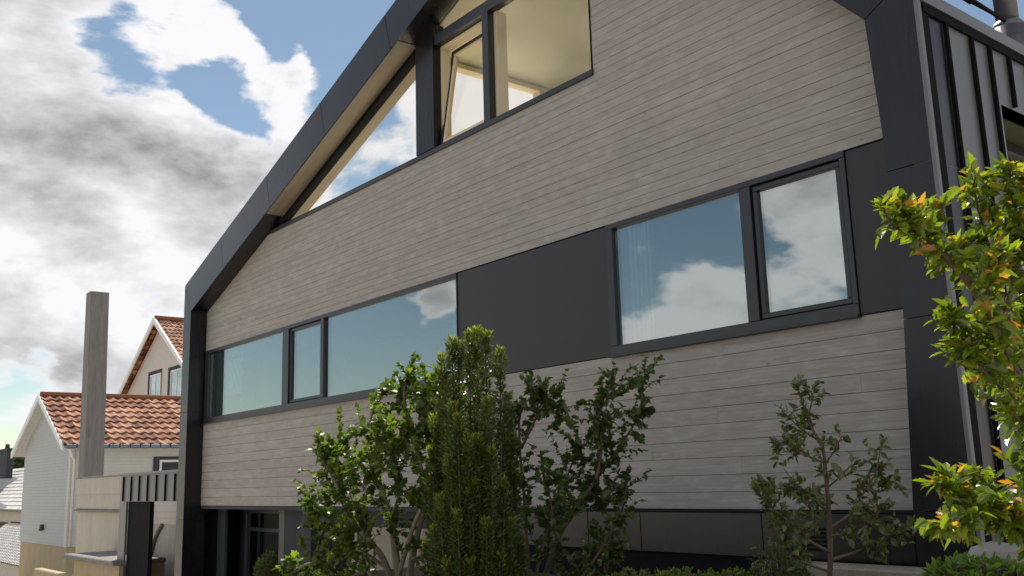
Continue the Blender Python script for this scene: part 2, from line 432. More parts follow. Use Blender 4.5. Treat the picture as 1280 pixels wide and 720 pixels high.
boxpart('flashing', 'rubber', house, XLw+.02, -3.6, W-.028, W+.02, 4.229, 4.2445)

# upper windows
m = MB()
m.box(-15.0, -6.98, W-.05, W+.1, 5.93, 5.995, c=.004); up = m.build('window', 'frame', house)
m = MB(); m.prism([(-10.41, 5.996), (-9.985, 5.996), (-9.985, zl(-9.985)+.02), (-10.41, zl(-10.41)+.02)], 'y', W-.06, W+.12); m.build('post', 'clad', up)
boxpart('transom', 'frame', up, -9.98, -6.99, W-.04, W+.08, 7.44, 7.585, c=.004)
boxpart('mullion', 'frame', up, -8.915, -8.79, W-.045, W+.08, 5.996, 7.439, c=.004)
boxpart('jamb', 'rubber', up, -7.005, -6.986, W-.03, W+.06, 5.996, 7.439)
tr = MB()   # sloping head frame of the triangular pane: two dark bars with a paler groove
def slopebar(m, x0, x1, d0, d1, y0, y1): m.prism([(x0, zl(x0)-d0), (x1, zl(x1)-d0), (x1, zl(x1)-d1), (x0, zl(x0)-d1)], 'y', y0, y1)
slopebar(tr, -14.7, -10.415, -.01, .035, W-.03, W+.07); slopebar(tr, -14.6, -10.415, .075, .115, W-.04, W+.07)
tr.build('head_frame', 'rubber', up)
tr = MB(); slopebar(tr, -14.6, -10.415, .036, .074, W+.0, W+.06); tr.build('head_groove', 'creamwood', up)
m = MB(); m.prism([(-14.55, 5.996), (-10.415, 5.996), (-10.415, zl(-10.415)-.09), (-14.55, zl(-14.55)-.09)], 'y', W+.01, W+.025); m.build('pane', 'clear', up)
m = MB(); m.prism([(-9.98, 7.587), (AX+.0, 7.587), (AX, AZ-.005), (-9.98, zl(-9.98))], 'y', W+.01, W+.025); m.build('pane', 'clear', up)
pane(up, -8.788, -7.006, 5.997, 7.438, W+.01, 'clear')
# tilted sash: hinged at its foot, top leaning inwards
ts = MB(); x0, x1, z0, z1 = -9.965, -8.93, 6.0, 7.43
ring(ts, x0+.005, x1-.003, 0, z1-z0-.01, .045, -.02, .035)
so = ts.build('sash', 'frame', up)
gk = MB(); ring(gk, x0+.045, x1-.045, .045, z1-z0-.055, .05, -.005, .045, c=.003); gk2 = gk.build('sash_lining', 'creamwood', up)
pn = MB(); pn.box(x0+.09, x1-.09, .005, .02, .09, z1-z0-.1); pn2 = pn.build('pane', 'clear', up)
tilt = math.radians(9)
for o in (so, gk2, pn2):
    R_ = Matrix.Translation((0, W+.03, z0+.002)) @ Matrix.Rotation(-tilt, 4, 'X')
    o.data.transform(R_)
ol = MB(); ring(ol, -9.98, -8.918, 5.998, 7.436, .05, W+.06, W+.19, c=.003); ol.build('reveal_lining', 'creamwood', up)
lw = MB(); lw.box(-8.787, -7.01, W+.05, W+.2, 5.997, 6.02); lw.box(-8.787, -8.72, W+.05, W+.2, 6.021, 7.436); lw.build('reveal_lining', 'creamwood', up)

# roof: left slope with the roof opening, right slope
OX0, OX1, OY0, OY1 = -15.2, -10.56, 7.15, 12.3; YB = 19
def slope_slab(m, x0, x1, y0, y1, z, th):
    m.mesh([(x0, y0, z(x0)), (x1, y0, z(x1)), (x1, y1, z(x1)), (x0, y1, z(x0)), (x0, y0, z(x0)+th), (x1, y0, z(x1)+th), (x1, y1, z(x1)+th), (x0, y1, z(x0)+th)],
           [(0, 1, 2, 3), (7, 6, 5, 4), (0, 4, 5, 1), (1, 5, 6, 2), (2, 6, 7, 3), (3, 7, 4, 0)])
rf = MB()
zc = lambda x: zl(x)+.03
for a in ((XL+.02, OX0, W+.061, YB), (OX1, AX, W+.061, YB), (OX0, OX1, W+.061, OY0), (OX0, OX1, OY1, YB)): slope_slab(rf, a[0], a[1], a[2], a[3], zc, .14)
slope_slab(rf, AX, XR-.1, W+.061, YB, lambda x: zr(x)+.03, .14)
roof = rf.build('roof', 'side', house)
cl = MB()
for a in ((-17.8, OX0, W+.061, YB), (OX1+.01, AX, W+.061, YB), (OX0, OX1+.01, OY1+.01, YB)): slope_slab(cl, a[0], a[1], a[2], a[3], lambda x: zl(x)-.01, .03)
slope_slab(cl, AX, -3.5, W+.061, YB, lambda x: zr(x)-.01, .03)
cl.build('ceiling', 'cream', house)
sf = MB()
slope_slab(sf, -14.55, -10.42, D+.012, W-.031, lambda x: zl(x)-.014, .01)
slope_slab(sf, -15.2, -10.42, W+.071, OY0+.005, lambda x: zl(x)-.016, .012)
sf.build('soffit', 'soffit', house)
op = MB()   # terrace wall with its tall opening, closing the room towards the roof terrace
op.box(OX1, OX1+.1, 9.12, 11.79, 5.722, zl(OX1)-.0)
op.box(OX1, OX1+.1, OY0+.01, 9.119, 7.53, zl(OX1)-.0)
op.build('terrace_wall', 'cream', house)
op = MB()
op.box(OX1-.03, OX1+.13, 9.03, 9.119, 5.722, 7.529, c=.004); op.box(OX1-.03, OX1+.13, OY0+.01, 9.029, 7.47, 7.529, c=.004)
op.box(OX1-.02, OX1+.12, 8.02, 8.07, 5.722, 7.469, c=.004) if False else None
tw_ = op.build('terrace_window', 'creamwood', house)
pn = MB(); pn.box(OX1+.03, OX1+.045, OY0+.02, 9.029, 5.722, 7.469); pn.build('pane', 'clear', tw_)
# outer walls, floors, inner walls
SW = -3.25
sw = MB()
sy0, sy1, sz1, sz0 = 7.74, 10.6, 4.56, 2.6     # side window hole
for a in ((W-.33, sy0, .3, 5.09), (sy1, YB, .3, 5.09), (sy0, sy1, .3, sz0), (sy0, sy1, sz1, 5.09)): sw.box(SW-.14, SW-.002, a[0], a[1], a[2], a[3])
swall = sw.build('side_wall', 'side', house)
y = D+.32; k = 0
sm_ = MB()
seams = [6.93, 7.33, 7.63, 7.97, 8.33]
yy = 8.69
while yy < YB: seams.append(yy); yy += .36
for y in seams:
    z0 = sz1+.02 if sy0-.02 < y < sy1 else .3
    so = MB(); so.box(SW-.001, SW+.032, y-.008, y+.008, z0, 5.03, c=.003); so.box(SW-.0005, SW+.028, y-.02, y+.0, z0, 5.03, c=.002)  # seam widened in black; shade on its front side put into the colour
    if y < 9.5 or True: so.build('seam', 'rubber', swall) if y < 12 else None
cap = MB()
cap.prism([(SW+.001, 5.101), (SW+.035, 5.10), (SW+.035, 5.2), (SW+.001, 5.22)], 'y', D+.003, YB); cap.prism([(SW-.3, 5.0), (SW-.0005, 5.0), (SW-.0005, 5.218), (SW-.3, 5.24)], 'y', W+.065, YB)
cap.build('roof_edge', 'side', roof)
gt = MB(); gt.box(SW, SW+.02, D+.1, YB, 5.03, 5.099); gt.build('gutter_shadow_board', 'rubber', roof)
cn = MB(); cn.box(SW-.001, SW+.03, D-.004, D+.05, .3, 5.099, c=.004); cn.build('corner_trim', 'side', house)
dp = MB(); dp.box(SW+.0005, SW+.012, 6.56, 6.68, .3, 5.03); corner_strip = dp.build('corner_shadow_strip', 'rubber', house)  # flat black strip painting a shadow line beside the corner
# side window
m = MB(); dd = .45
m.box(SW-dd, SW-.003, sy0-.03, sy0-.0, sz0-.03, sz1+.03); m.box(SW-dd, SW-.003, sy1, sy1+.03, sz0-.03, sz1+.03); m.box(SW-dd, SW-.003, sy0, sy1, sz1, sz1+.03); m.box(SW-dd, SW-.003, sy0, sy1, sz0-.03, sz0)
swf = m.build('window', 'olive', swall)
m = MB(); m.box(SW-dd, SW-dd+.06, sy0+.001, sy0+.07, sz0, sz1-.001); m.box(SW-dd, SW-dd+.06, sy0+.071, sy1, sz1-.09, sz1-.001); m.build('frame', 'frame', swf)
boxpart('pane', 'glass', swf, SW-dd+.01, SW-dd+.03, sy0+.07, sy1, sz0, sz1-.09)
ow = MB()
ow.box(XL, XL+.14, W+.06, YB, -.9, 5.1); ow.prism([(XL, -.9), (XR-.15, -.9), (XR-.15, 5.2), (AX, AZ+.02), (XL, 5.0)], 'y', YB-.2, YB)
ow.build('outer_wall', 'clad', house)
fl = MB()
fl.box(XL+.15, -6.96, W+.03, YB-.2, 5.62, 5.72)
fl.build('floor_slab', 'cream', house)
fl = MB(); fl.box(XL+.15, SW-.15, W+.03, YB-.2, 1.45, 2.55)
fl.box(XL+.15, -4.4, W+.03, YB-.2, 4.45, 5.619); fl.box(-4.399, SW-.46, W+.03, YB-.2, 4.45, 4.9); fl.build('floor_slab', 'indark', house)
iw = MB(); iw.prism([(OX1+.101, 5.73), (-6.9, 5.73), (-6.9, AZ-.05), (OX1+.101, zl(OX1)-.0)], 'y', 11.8, 11.9)
iw.box(-6.95, -6.85, W+.08, 11.9, 5.721, AZ-.2)
iw.build('interior_wall', 'cream', house)
iw = MB(); iw.box(XL+.15, SW-.15, 9.9, 10.0, 2.551, 4.449); iw.build('interior_wall', 'inwall', house)
gw = MB(); gw.box(-17.5, -17.44, W+.9, W+1.9, 2.551, 4.449); gw.box(-17.6, -17.2, W+.12, W+.18, 2.9, 4.3); gw.build('interior_wall', 'green', house)
cu = MB(); cu2 = MB()
for i in range(26):
    a = -9.9+i*.012; cu.box(a, a+.012, W+.2+.03*math.sin(i*1.3), W+.215+.03*math.sin(i*1.3), 2.95, 4.3)
for i in range(22):
    a = -6.77+i*.012; cu2.box(a, a+.012, W+.16+.03*math.sin(i*1.3), W+.175+.03*math.sin(i*1.3), 2.95, 4.3)
cu.build('curtain', 'curtain', house); cu2.build('curtain', 'curtain', house)
# added pale bars behind the left pane, standing in for reflected sunlit tiles
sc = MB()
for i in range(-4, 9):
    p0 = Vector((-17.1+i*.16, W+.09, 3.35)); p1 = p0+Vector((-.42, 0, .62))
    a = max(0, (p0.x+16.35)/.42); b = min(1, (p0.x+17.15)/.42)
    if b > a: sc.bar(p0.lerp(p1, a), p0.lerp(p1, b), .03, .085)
sc.build('tile_reflection_bars', 'white', house)
# base, ground floor
bs = MB()
xs = [-9.1, -7.05, -6.35, -5.0, -3.7]
for a, b in zip(xs, xs[1:]): bs.box(a+g, b-g, D+.02, W+.02, 1.03, 1.372, c=.003)
bs.build('base_panel', 'clad', house)
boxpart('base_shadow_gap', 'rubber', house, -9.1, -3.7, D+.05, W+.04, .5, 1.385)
vt = MB()
for k in range(6): vt.box(-4.62, -4.42, D+.008, D+.019, 1.1+k*.03, 1.118+k*.03)
vt.build('vent', 'rubber', house)
gf = MB()
gf.box(-13.9, -9.1, W+.1, W+.2, -.9, 1.389); gf.box(-17.82, -9.1, W-.01, W+1.2, 1.33, 1.388)
gf.build('ground_floor_wall', 'darkpl', house)
ww = MB(); ww.box(-12.35, -9.1, W+.02, W+.09, -.9, 1.12); ww.build('ground_floor_wall', 'beige', house)
boxpart('window', 'rubber', house, -13.55, -12.36, W+.04, W+.099, .2, 1.12)
gf = MB(); gf.box(-17.82, -13.9, W+.75, W+.85, -.9, 1.33); gf.box(-13.96, -13.9, W+.1, W+.8, -.9, 1.33); gf.box(-17.8, -17.45, W+.3, W+.35, -.9, 1.33); gf.build('entrance_wall', 'indark', house)
bp_ = MB(); bp_.box(-14.9, -14.1, W+.25, W+.3, -.9, 1.329); bp_.build('entrance_panel', 'darkpl', house)
dm = MB(); ring(dm, -17.3, -15.3, -.6, 1.32, .09, W+.6, W+.7); dm.box(-17.2, -15.4, W+.61, W+.69, .92, .98); dr = dm.build('door', 'frame', house)
pane(dr, -17.21, -15.39, -.5, .919, W+.64); pane(dr, -17.21, -15.39, .981, 1.23, W+.64)
pf = MB(); pf.box(-15.2, -15.0, W+.3, W+.4, -.9, 1.329); pf.build('entrance_panel', 'frame', house)
# roof flue and roof ladder on the right slope
P0 = onX(1263, 52, -3.75)
fm = MB(); px, py = P0.x, P0.y
def rtube(m, z0, z1, r0, r1): m.tube([(px, py, z0), (px, py, z1)], [r0, r1], 24)
rtube(fm, P0.z-.6, P0.z+.12, .17, .17); rtube(fm, P0.z+.12, P0.z+.2, .17, .12); rtube(fm, P0.z+.2, P0.z+1.3, .105, .105)
fo = fm.build('flue_pipe', 'steel', roof)
ld = MB(); A = onX(1222, 3, -3.5); B = onX(1240, 17, -3.5)
for q in (Vector((0, 0, 0)), Vector((-.28, 0, .3))): ld.bar(A+q+Vector((0, -.3, 0)), B+q+Vector((0, .25, 0)), .025)
for t in (0, .33, .66, 1): ld.bar(A.lerp(B, t), A.lerp(B, t)+Vector((-.28, 0, .3)), .02); ld.bar(A.lerp(B, t), A.lerp(B, t)+Vector((0, 0, -.25)), .02)
ld.build('roof_ladder', 'rubber', roof)

# ---------------------------------------------------------------- ground
def sstep(a, b, x): t = max(0, min(1, (x-a)/(b-a))); return t*t*(3-2*t)
def gz(x, y):
    bank = .72*sstep(-12.5, -9.5, x)*sstep(1.0, 3.2, y)*(1-sstep(-2.2, 1.5, x)*.6)
    low = -.75*sstep(-10, -16, x)-1.7*sstep(-22, -32, x)-4.2*sstep(-50, -62, x)
    far = 0
    return bank+low+far
gm = MB()
xs = [-900, -500, -300, -200, -140, -100, -80, -60, -50, -40, -32, -28, -24]+[-22+i*.5 for i in range(57)]+[8, 12, 20, 40, 100, 300, 900]
ys = [-900, -300, -100, -40, -20, -10, -6]+[-4+i*.5 for i in range(28)]+[12, 16, 20, 30, 50, 100, 200, 300, 500, 900]
vs = [(x, y, gz(x, y)+(.03*mn.noise(Vector((x*1.3, y*1.3, 0))) if abs(x) < 30 else 0)) for y in ys for x in xs]; nx = len(xs)
gm.mesh(vs, [(j*nx+i, j*nx+i+1, (j+1)*nx+i+1, (j+1)*nx+i) for j in range(len(ys)-1) for i in range(nx-1)], .5, True)
tag(gm.build('ground', 'gravel'), kind='structure')
sb = MB()
xs2 = [-11+i*.5 for i in range(25)]; ys2 = [.5+i*.5 for i in range(13)]
vs = [(x, y, gz(x, y)+.045+.03*mn.noise(Vector((x*1.3, y*1.3, 0)))) for y in ys2 for x in xs2]; nx = len(xs2)
sb.mesh(vs, [(j*nx+i, j*nx+i+1, (j+1)*nx+i+1, (j+1)*nx+i) for j in range(len(ys2)-1) for i in range(nx-1)], .5, True)
tag(sb.build('planting_bed', 'soil'), kind='structure')
# beige ledge along the bed
A = onY(948, 699, 6.2); Bq = onY(1235, 706, 6.2)
m = MB(); m.box(A.x, -2.2, 6.1, 6.4, .55, 1.035, c=.015)
tag(m.build('retaining_wall', 'beige'), 'low beige stone garden wall below the black base of the facade', 'garden wall')

# ---------------------------------------------------------------- neighbours
def roof_tiles(m, p00, u, v, nu, nv, amp=.05, course=.04):
    # p00 eave corner, u along eave (full vector), v up the slope ; pantile waves + courses, one tone per tile
    nrm = u.cross(v).normalized()
    if nrm.z < 0: nrm = -nrm
    rnd = random.Random(nu*nv)
    seg = 6
    for j in range(nv):
        for i in range(nu):
            t = rnd.random(); vs = []
            for k in range(seg+1):
                a = (i+k/seg)/nu; hgt = amp*(.5+.5*math.cos(2*math.pi*k/seg))
                for e, lift in ((0, course), (1.04, 0)):
                    vs.append(p00+u*a+v*((j+e)/nv)+nrm*(hgt+lift))
            fs = [(2*k, 2*k+2, 2*k+3, 2*k+1) for k in range(seg)]
            m.mesh(vs, fs, t, True)
            # front lip
            vs = []
            for k in range(seg+1):
                a = (i+k/seg)/nu; hgt = amp*(.5+.5*math.cos(2*math.pi*k/seg)); b = p00+u*a+v*(j/nv)
                vs += [b+nrm*(hgt+course), b-nrm*.01]
            m.mesh(vs, [(2*k, 2*k+2, 2*k+3, 2*k+1) for k in range(seg)], t)
# white house with red roof
YN = 11.0
c_e = onY(90, 553, YN); c_r = onY(62, 498, YN); c_b = onY(88, 685, YN)
XE = c_e.x; ZE = c_e.z; XRd = c_r.x; ZR = c_r.z; XW = 2*XRd-XE
hN = thing('cottage', (XRd, YN, -1), 'pale cottage with white siding, red tiled roof and grey gable end', 'house')
YN2 = YN+17
XWl = XW+.2; 
m = MB(); m.prism([(XWl, c_b.z), (XE, c_b.z), (XE, ZE), (XRd, ZR-.1), (XWl, ZE)], 'y', YN, YN+.2); m.build('gable_wall', 'siding', hN)
m = MB(); m.box(XE-.2, XE-.001, YN+.201, YN2, c_b.z, ZE-.02); m.box(XE-.25, XE+.05, YN-.03, YN+.12, c_b.z, ZE-.05); m.build('side_wall', 'siding2', hN)
m = MB(); m.prism([(XWl+.1, -7), (XE-.05, -7), (XE-.05, c_b.z-.001), (XWl+.1, c_b.z-.001)], 'y', YN+.05, YN2); m.build('foundation', 'ochre', hN)
m = MB(); m.box(XWl+.1, XE-.21, YN2-.2, YN2-.05, c_b.z, ZE); m.box(XWl, XWl+.2, YN+.2, YN2, c_b.z, ZE-.02); m.build('back_wall', 'siding', hN)
rt = MB()
sl = (ZR-ZE)/(XE-XRd)
e0 = Vector((XE+.45, YN-.45, ZE-.45*sl+.08)); vv = Vector((XRd-XE-.45, 0, ZR-ZE+.45*sl)); uu = Vector((0, YN2-YN+.5, 0))
roof_tiles(rt, e0, uu, vv, 44, 9, .075, .07)
e1 = Vector((2*XRd-e0.x, e0.y, e0.z)); roof_tiles(rt, e1, uu, Vector((-vv.x, 0, vv.z)), 44, 9, .075, .07)
rN = rt.build('roof', 'tile', hN, fix=False)
m = MB(); m.prism([(e0.x, e0.z-.03), (XRd, ZR+.05), (e1.x, e1.z-.03), (e1.x, e1.z-.14), (XRd, ZR-.1), (e0.x, e0.z-.14)], 'y', YN-.4, YN2+.1); m.build('roof_deck', 'siding2', hN)
m = MB()
for s in (0, 1):
    a = (e0.x if s else e1.x); b = XRd
    m.mesh([(a, YN-.5, e0.z-.2), (a, YN-.5, e0.z+.08), (b, YN-.5, ZR+.18), (b, YN-.5, ZR-.12), (a, YN-.42, e0.z-.2), (a, YN-.42, e0.z+.08), (b, YN-.42, ZR+.18), (b, YN-.42, ZR-.12)],
           [(0, 1, 2, 3), (7, 6, 5, 4), (0, 4, 5, 1), (1, 5, 6, 2), (2, 6, 7, 3), (3, 7, 4, 0)])
m.build('bargeboard', 'white', hN)
m = MB(); m.tube([(XRd, YN-.4, ZR+.17), (XRd, YN2, ZR+.17)], .13, 10); m.build('ridge', 'tile', rN)
m = MB()
for k in range(40):
    y = YN-.35+k*.43; m.box(e0.x-.02, e0.x+.13, y, y+.4, e0.z-.12, e0.z+.06, k % 3*.3, c=.03)
m.build('gutter', 'lead', hN)
m = MB(); m.tube([(e0.x+.03, YN-.2, e0.z-.12), (e0.x-.1, YN-.1, e0.z-.35), (XE+.12, YN+.1, e0.z-.6), (XE+.12, YN+.1, -.5)], .045, 10); m.build('downpipe', 'white', hN)
wA = onX(192, 571, XE); wB = onX(224, 600, XE)
m = MB(); m.box(XE-.05, XE+.06, wA.y, wA.y+2, wA.z-1.3, wA.z, c=.01); w1 = m.build('window', 'darkpl', hN)
m = MB(); ww = wA.y+.25
m.box(XE+.061, XE+.09, ww, ww+.1, wA.z-1.2, wA.z-.14); m.box(XE+.061, XE+.09, ww+.101, ww+1.5, wA.z-.24, wA.z-.14); m.build('frame', 'white', w1)
m = MB(); q = onY(54, 660, YN); m.box(q.x-.15, q.x+.15, YN-.12, YN-.001, q.z-.1, q.z+.15, c=.02); m.box(q.x-.05, q.x+.35, YN-.16, YN-.125, q.z-.12, q.z-.02); m.build('wall_lamp', 'darkpl', hN)

# taller house behind
YT = 21.0
t_p = onY(203, 401, YT); t_e = onY(155, 500, YT)
hT = thing('gabled_house', (t_p.x, YT, -1), 'tall pinkish gabled house with red roof rising behind the cottage', 'house')
sl = (t_p.z-t_e.z)/(t_p.x-t_e.x); xr_ = 2*t_p.x-t_e.x
hw = t_p.x-t_e.x; ze = t_e.z-hw*.12*sl; xl2 = t_p.x-hw*1.12; xr2 = t_p.x+hw*1.12
m = MB(); m.prism([(xl2+.4, -1.5), (xr2-.4, -1.5), (xr2-.4, ze+.4*sl), (t_p.x, t_p.z-.15), (xl2+.4, ze+.4*sl)], 'y', YT, YT+9); m.build('wall', 'pink', hT)
rt = MB(); vv = Vector((t_p.x-xr2, 0, t_p.z-ze)); roof_tiles(rt, Vector((xr2, YT-.5, ze+.05)), Vector((0, 10, 0)), vv, 34, 18, .06, .05)
roof_tiles(rt, Vector((xl2, YT-.5, ze+.05)), Vector((0, 10, 0)), Vector((-vv.x, 0, vv.z)), 34, 18, .06, .05)
rT = rt.build('roof', 'tile', hT, fix=False)
m = MB()
for a in (xl2, xr2):
    m.mesh([(a, YT-.6, ze-.22), (a, YT-.6, ze+.1), (t_p.x, YT-.6, t_p.z+.2), (t_p.x, YT-.6, t_p.z-.2), (a, YT-.5, ze-.22), (a, YT-.5, ze+.1), (t_p.x, YT-.5, t_p.z+.2), (t_p.x, YT-.5, t_p.z-.2)],
           [(0, 1, 2, 3), (7, 6, 5, 4), (0, 4, 5, 1), (1, 5, 6, 2), (2, 6, 7, 3), (3, 7, 4, 0)])
m.build('bargeboard', 'white', hT)
m = MB(); m.tube([(t_p.x, YT-.5, t_p.z+.17), (t_p.x, YT+9.5, t_p.z+.17)], .15, 10); m.build('ridge', 'tile', rT)
for (a, b, c_, d_) in ((186, 466, 201, 504), (211, 460, 229, 502)):
    A = onY(a, b, YT); B = onY(c_, d_, YT)
    m = MB(); m.box(A.x, B.x, YT-.03, YT-.001, B.z, A.z); w = m.build('window', 'darkpl', hT)
    m = MB(); wd = B.x-A.x; n = 2
    ring(m, A.x+wd*.22, B.x-.02, B.z, A.z-.25, .1, YT-.08, YT-.031, c=0); xm = (A.x+wd*.22+B.x)/2; m.box(xm-.05, xm+.05, YT-.07, YT-.031, B.z+.1, A.z-.35); m.build('frame', 'white', w)
    m = MB(); m.box(A.x+wd*.22+.1, B.x-.12, YT-.05, YT-.031, B.z+.1, A.z-.35); m.build('pane', 'glass', w)

# concrete chimney and annex
YA = 9.0
a0 = onY(97, 600, YA); a1 = onY(155, 594, YA)
anx = thing('annex', (a0.x, YA, -1), 'low cream rendered annex wall with stained lower half and flat top', 'building')
zt = (a0.z+a1.z)/2; led = onY(120, 637, YA).z
m = MB(); m.box(a0.x, a1.x, YA, YA+3, led, zt, c=.02); m.box(a0.x-.02, a1.x-.02, YA-.03, YA-.0, zt-.5, zt-.0); m.build('wall', 'render', anx)
m = MB(); m.box(a0.x, a1.x-.1, YA+.06, YA+2.95, -2.9, led-.07); m.build('lower_wall', 'render', anx)
m = MB(); m.box(a0.x-.05, a1.x+.02, YA-.06, YA+3, led-.068, led-.002, c=.01); m.build('ledge', 'conc', anx)
m = MB(); m.box(a0.x-.05, a1.x+.02, YA-.05, YA+3.05, zt+.001, zt+.05, c=.01); m.build('coping', 'conc', anx)
q0 = onY(84, 692, YA-1.2); q1 = onY(146, 697, YA-1.2)
m = MB(); m.box(q0.x, q1.x, YA-1.3, YA+.05, q0.z-.12, q0.z, c=.02); m.build('step_slab', 'conc', anx)
m = MB(); m.box(q0.x+.4, q1.x-.1, YA-1.1, YA+.05, -2.9, q0.z-.121); m.build('step_base', 'ochre', anx)
m = MB(); yc = YA+.5
tl, tm = onY(108, 367, yc), onY(113.5, 365, yc); ztop = tl.z
bl, bm_ = onY(97.5, 595, yc), onY(105, 595, yc)
dt = onX(136.5, 368, tm.x).y-yc; db = onX(129.5, 597, bm_.x).y-yc; zb_ = zt+.051
zz = [0, .3, .6, .85, 1]
sec = []
for k in zz:
    xl_, xr3, dd, z = bl.x+(tl.x-bl.x)*k, bm_.x+(tm.x-bm_.x)*k, db+(dt-db)*k, zb_+(ztop-zb_)*k
    sec.append([(xl_, yc, z), (xr3, yc, z), (xr3, yc+dd, z), (xl_, yc+dd, z)])
for a_, b_ in zip(sec, sec[1:]): m.mesh(a_+b_, [(0, 1, 5, 4), (1, 2, 6, 5), (2, 3, 7, 6), (3, 0, 4, 7)])
m.poly(sec[-1])
tag(m.build('chimney', 'conc'), 'tall plain square concrete chimney standing on the cream annex', 'chimney')
# black seamed canopy with gate opening
YC = 8.0
k0 = onY(152, 596, YC); k1 = onY(221, 590, YC); kb = onY(155, 627, YC)
can = thing('canopy', (k0.x, YC, -1), 'dark seamed metal canopy over a passage beside the modern house', 'canopy')
m = MB(); m.box(k0.x, XL-.02, YC, YC+2.5, kb.z, k0.z+.02); fa = m.build('fascia', 'side', can)
x = k0.x+.25; step = (k1.x-k0.x-.3)/6
for i in range(13):
    if x > XL-.1: break
    s = MB(); s.box(x-.02, x+.02, YC-.035, YC-.001, kb.z+.01, k0.z-.01); s.build('seam', 'rubber', fa); x += step
m = MB(); m.box(k0.x-.05, XL-.02, YC-.08, YC+2.55, k0.z+.021, k0.z+.08); m.build('coping', 'side', can)
p1_ = onY(184, 660, YC); p0_ = onY(157, 660, YC)
m = MB(); m.box(k0.x, p0_.x, YC-.01, YC+.04, -2.6, kb.z-.001); m.build('post', 'side', can)
m = MB(); m.box(p0_.x+.01, p1_.x, YC+.05, YC+.15, -2.6, kb.z-.001); m.build('dark_panel', 'rubber', can)
YG = YC+1.6
g0 = onY(178, 640, YG); g1 = onY(235, 640, YG); gzt = onY(200, 655, YG).z
m = MB(); m.box(g0.x, XL-.2, YG, YG+.1, gzt, kb.z+.2); m.build('back_wall', 'pink', can)
m = MB(); m.box(g0.x, XL-.2, YG+.02, YG+.1, -2.6, gzt-.001); m.build('garage_door', 'render', can)
m = MB(); h0 = onY(186, 720, YG-.02); h1 = onY(189, 675, YG-.02); h2 = onY(203, 656, YG-.02)
pts = [(h0.x, YG-.03, -1.5), (h0.x, YG-.03, h0.z)]
for t in [i/8 for i in range(9)]:
    p = h0.lerp(h1, t)*(1-t)+h1.lerp(h2, t)*t if False else (h0*(1-t)**2+h1*2*t*(1-t)+h2*t*t); pts.append((p.x, YG-.03, p.z))
m.tube(pts, .05, 8); m.build('door_track', 'conc', can)

# far left: pale roofed house with dark chimney, lattice fence, tree line
YF = 22.0
f0 = onY(47, 584, YF); f1 = onY(47, 638, YF); fL = onY(-60, 640, YF)
hF = thing('bungalow', (f0.x-5, YF, -2), 'low pale house with whitish slate roof and dark chimney at left', 'house')
m = MB(); m.box(fL.x-10, f1.x+8, YF+.4, YF+8, -8, f1.z-.02); m.build('wall', 'render', hF)
rt = MB(); roof_tiles(rt, Vector((fL.x-10, YF, f1.z)), Vector((f1.x+8-fL.x+10, 0, 0)), Vector((0, 5.2, onY(47, 583, YF+5.2).z-f1.z)), 110, 12, .02, .06)
rt.build('roof', 'slate', hF, fix=False)
m = MB(); m.box(fL.x-10, f1.x+8, YF-.1, YF+.02, f1.z-.2, f1.z-.01); m.build('gutter', 'conc', hF)
for xa in (4, 21):
    A = onY(xa-7, 652, YF+.4); B = onY(xa+6, 658, YF+.4)
    m = MB(); m.box(A.x, B.x, YF+.33, YF+.399, B.z-.3, A.z); m.build('window', 'darkpl', hF)
cA = onY(2, 562, YF+3); cB = onY(12, 562, YF+3)
m = MB(); m.box(cA.x, cB.x, YF+2.8, YF+3.5, f1.z+.3, cA.z, c=.02); m.box(cA.x-.15, cB.x+.15, YF+2.7, YF+3.6, cA.z-.25, cA.z-.05, c=.02)
ch = m.build('chimney', 'darkpl', hF)
m = MB(); m.tube([((cA.x+cB.x)/2, YF+3.2, cA.z), ((cA.x+cB.x)/2, YF+3.2, cA.z+.55)], [.28, .2], 12); m.build('chimney_pot', 'darkpl', ch)
e0_, e1_, e2_ = onY(-20, 600, YF+1), onY(17, 598, YF+1), onY(-20, 622, YF+1)
m = MB(); m.prism([(e0_.x, e2_.z), (e0_.x+.5, e2_.z), (e1_.x, e1_.z), (e0_.x, e0_.z+.1)], 'y', YF+1, YF+1.5); m.build('lead_roof', 'lead', hF)
# lattice fence
YL = 15.0
l0 = onY(-6, 660, YL); l1 = onY(44, 660, YL); lb = onY(20, 712, YL)
r0 = onY(44, 659, YL+2.6); r1 = onY(44, 712, YL)
shed = thing('shed', (r1.x-3, YL, -6.4), 'low shed with a pale diamond slate roof at the lower left edge', 'shed')
x0, x1 = r1.x-22, r1.x+3; o0 = Vector((x0, YL, r1.z)); uu = Vector((x1-x0, 0, 0)); vv = Vector((0, 2.6, r0.z-r1.z)); nn = uu.cross(vv).normalized()
m = MB(); dk = .02
vs = [o0-nn*.05, o0+uu-nn*.05, o0+uu+vv-nn*.05, o0+vv-nn*.05, o0, o0+uu, o0+uu+vv, o0+vv]
m.mesh(vs, [(0, 1, 2, 3), (7, 6, 5, 4), (0, 4, 5, 1), (1, 5, 6, 2), (2, 6, 7, 3), (3, 7, 4, 0)]); ro_ = m.build('roof', 'darkpl', shed)
m = MB(); nu, nv = 40, 7; rnd = random.Random(12)
for j_ in range(-1, nv*2):
    for i_ in range(nu+1):
        cu_, cv_ = (i_+(.5 if j_ % 2 else 0))/nu, (j_+1)/(nv*2)
        q = []
        for (a, b, l) in ((0, -.9, .07), (.4, 0, .05), (0, .85, .02), (-.4, 0, .05)):
            uu_ = min(1, max(0, cu_+a/nu)); vv_ = min(1, max(0, cv_+b/(nv*2)*.92)); q.append(o0+uu*uu_+vv*vv_+nn*l)
        m.poly(q, rnd.random())
m.build('slates', 'slate', ro_, fix=False)
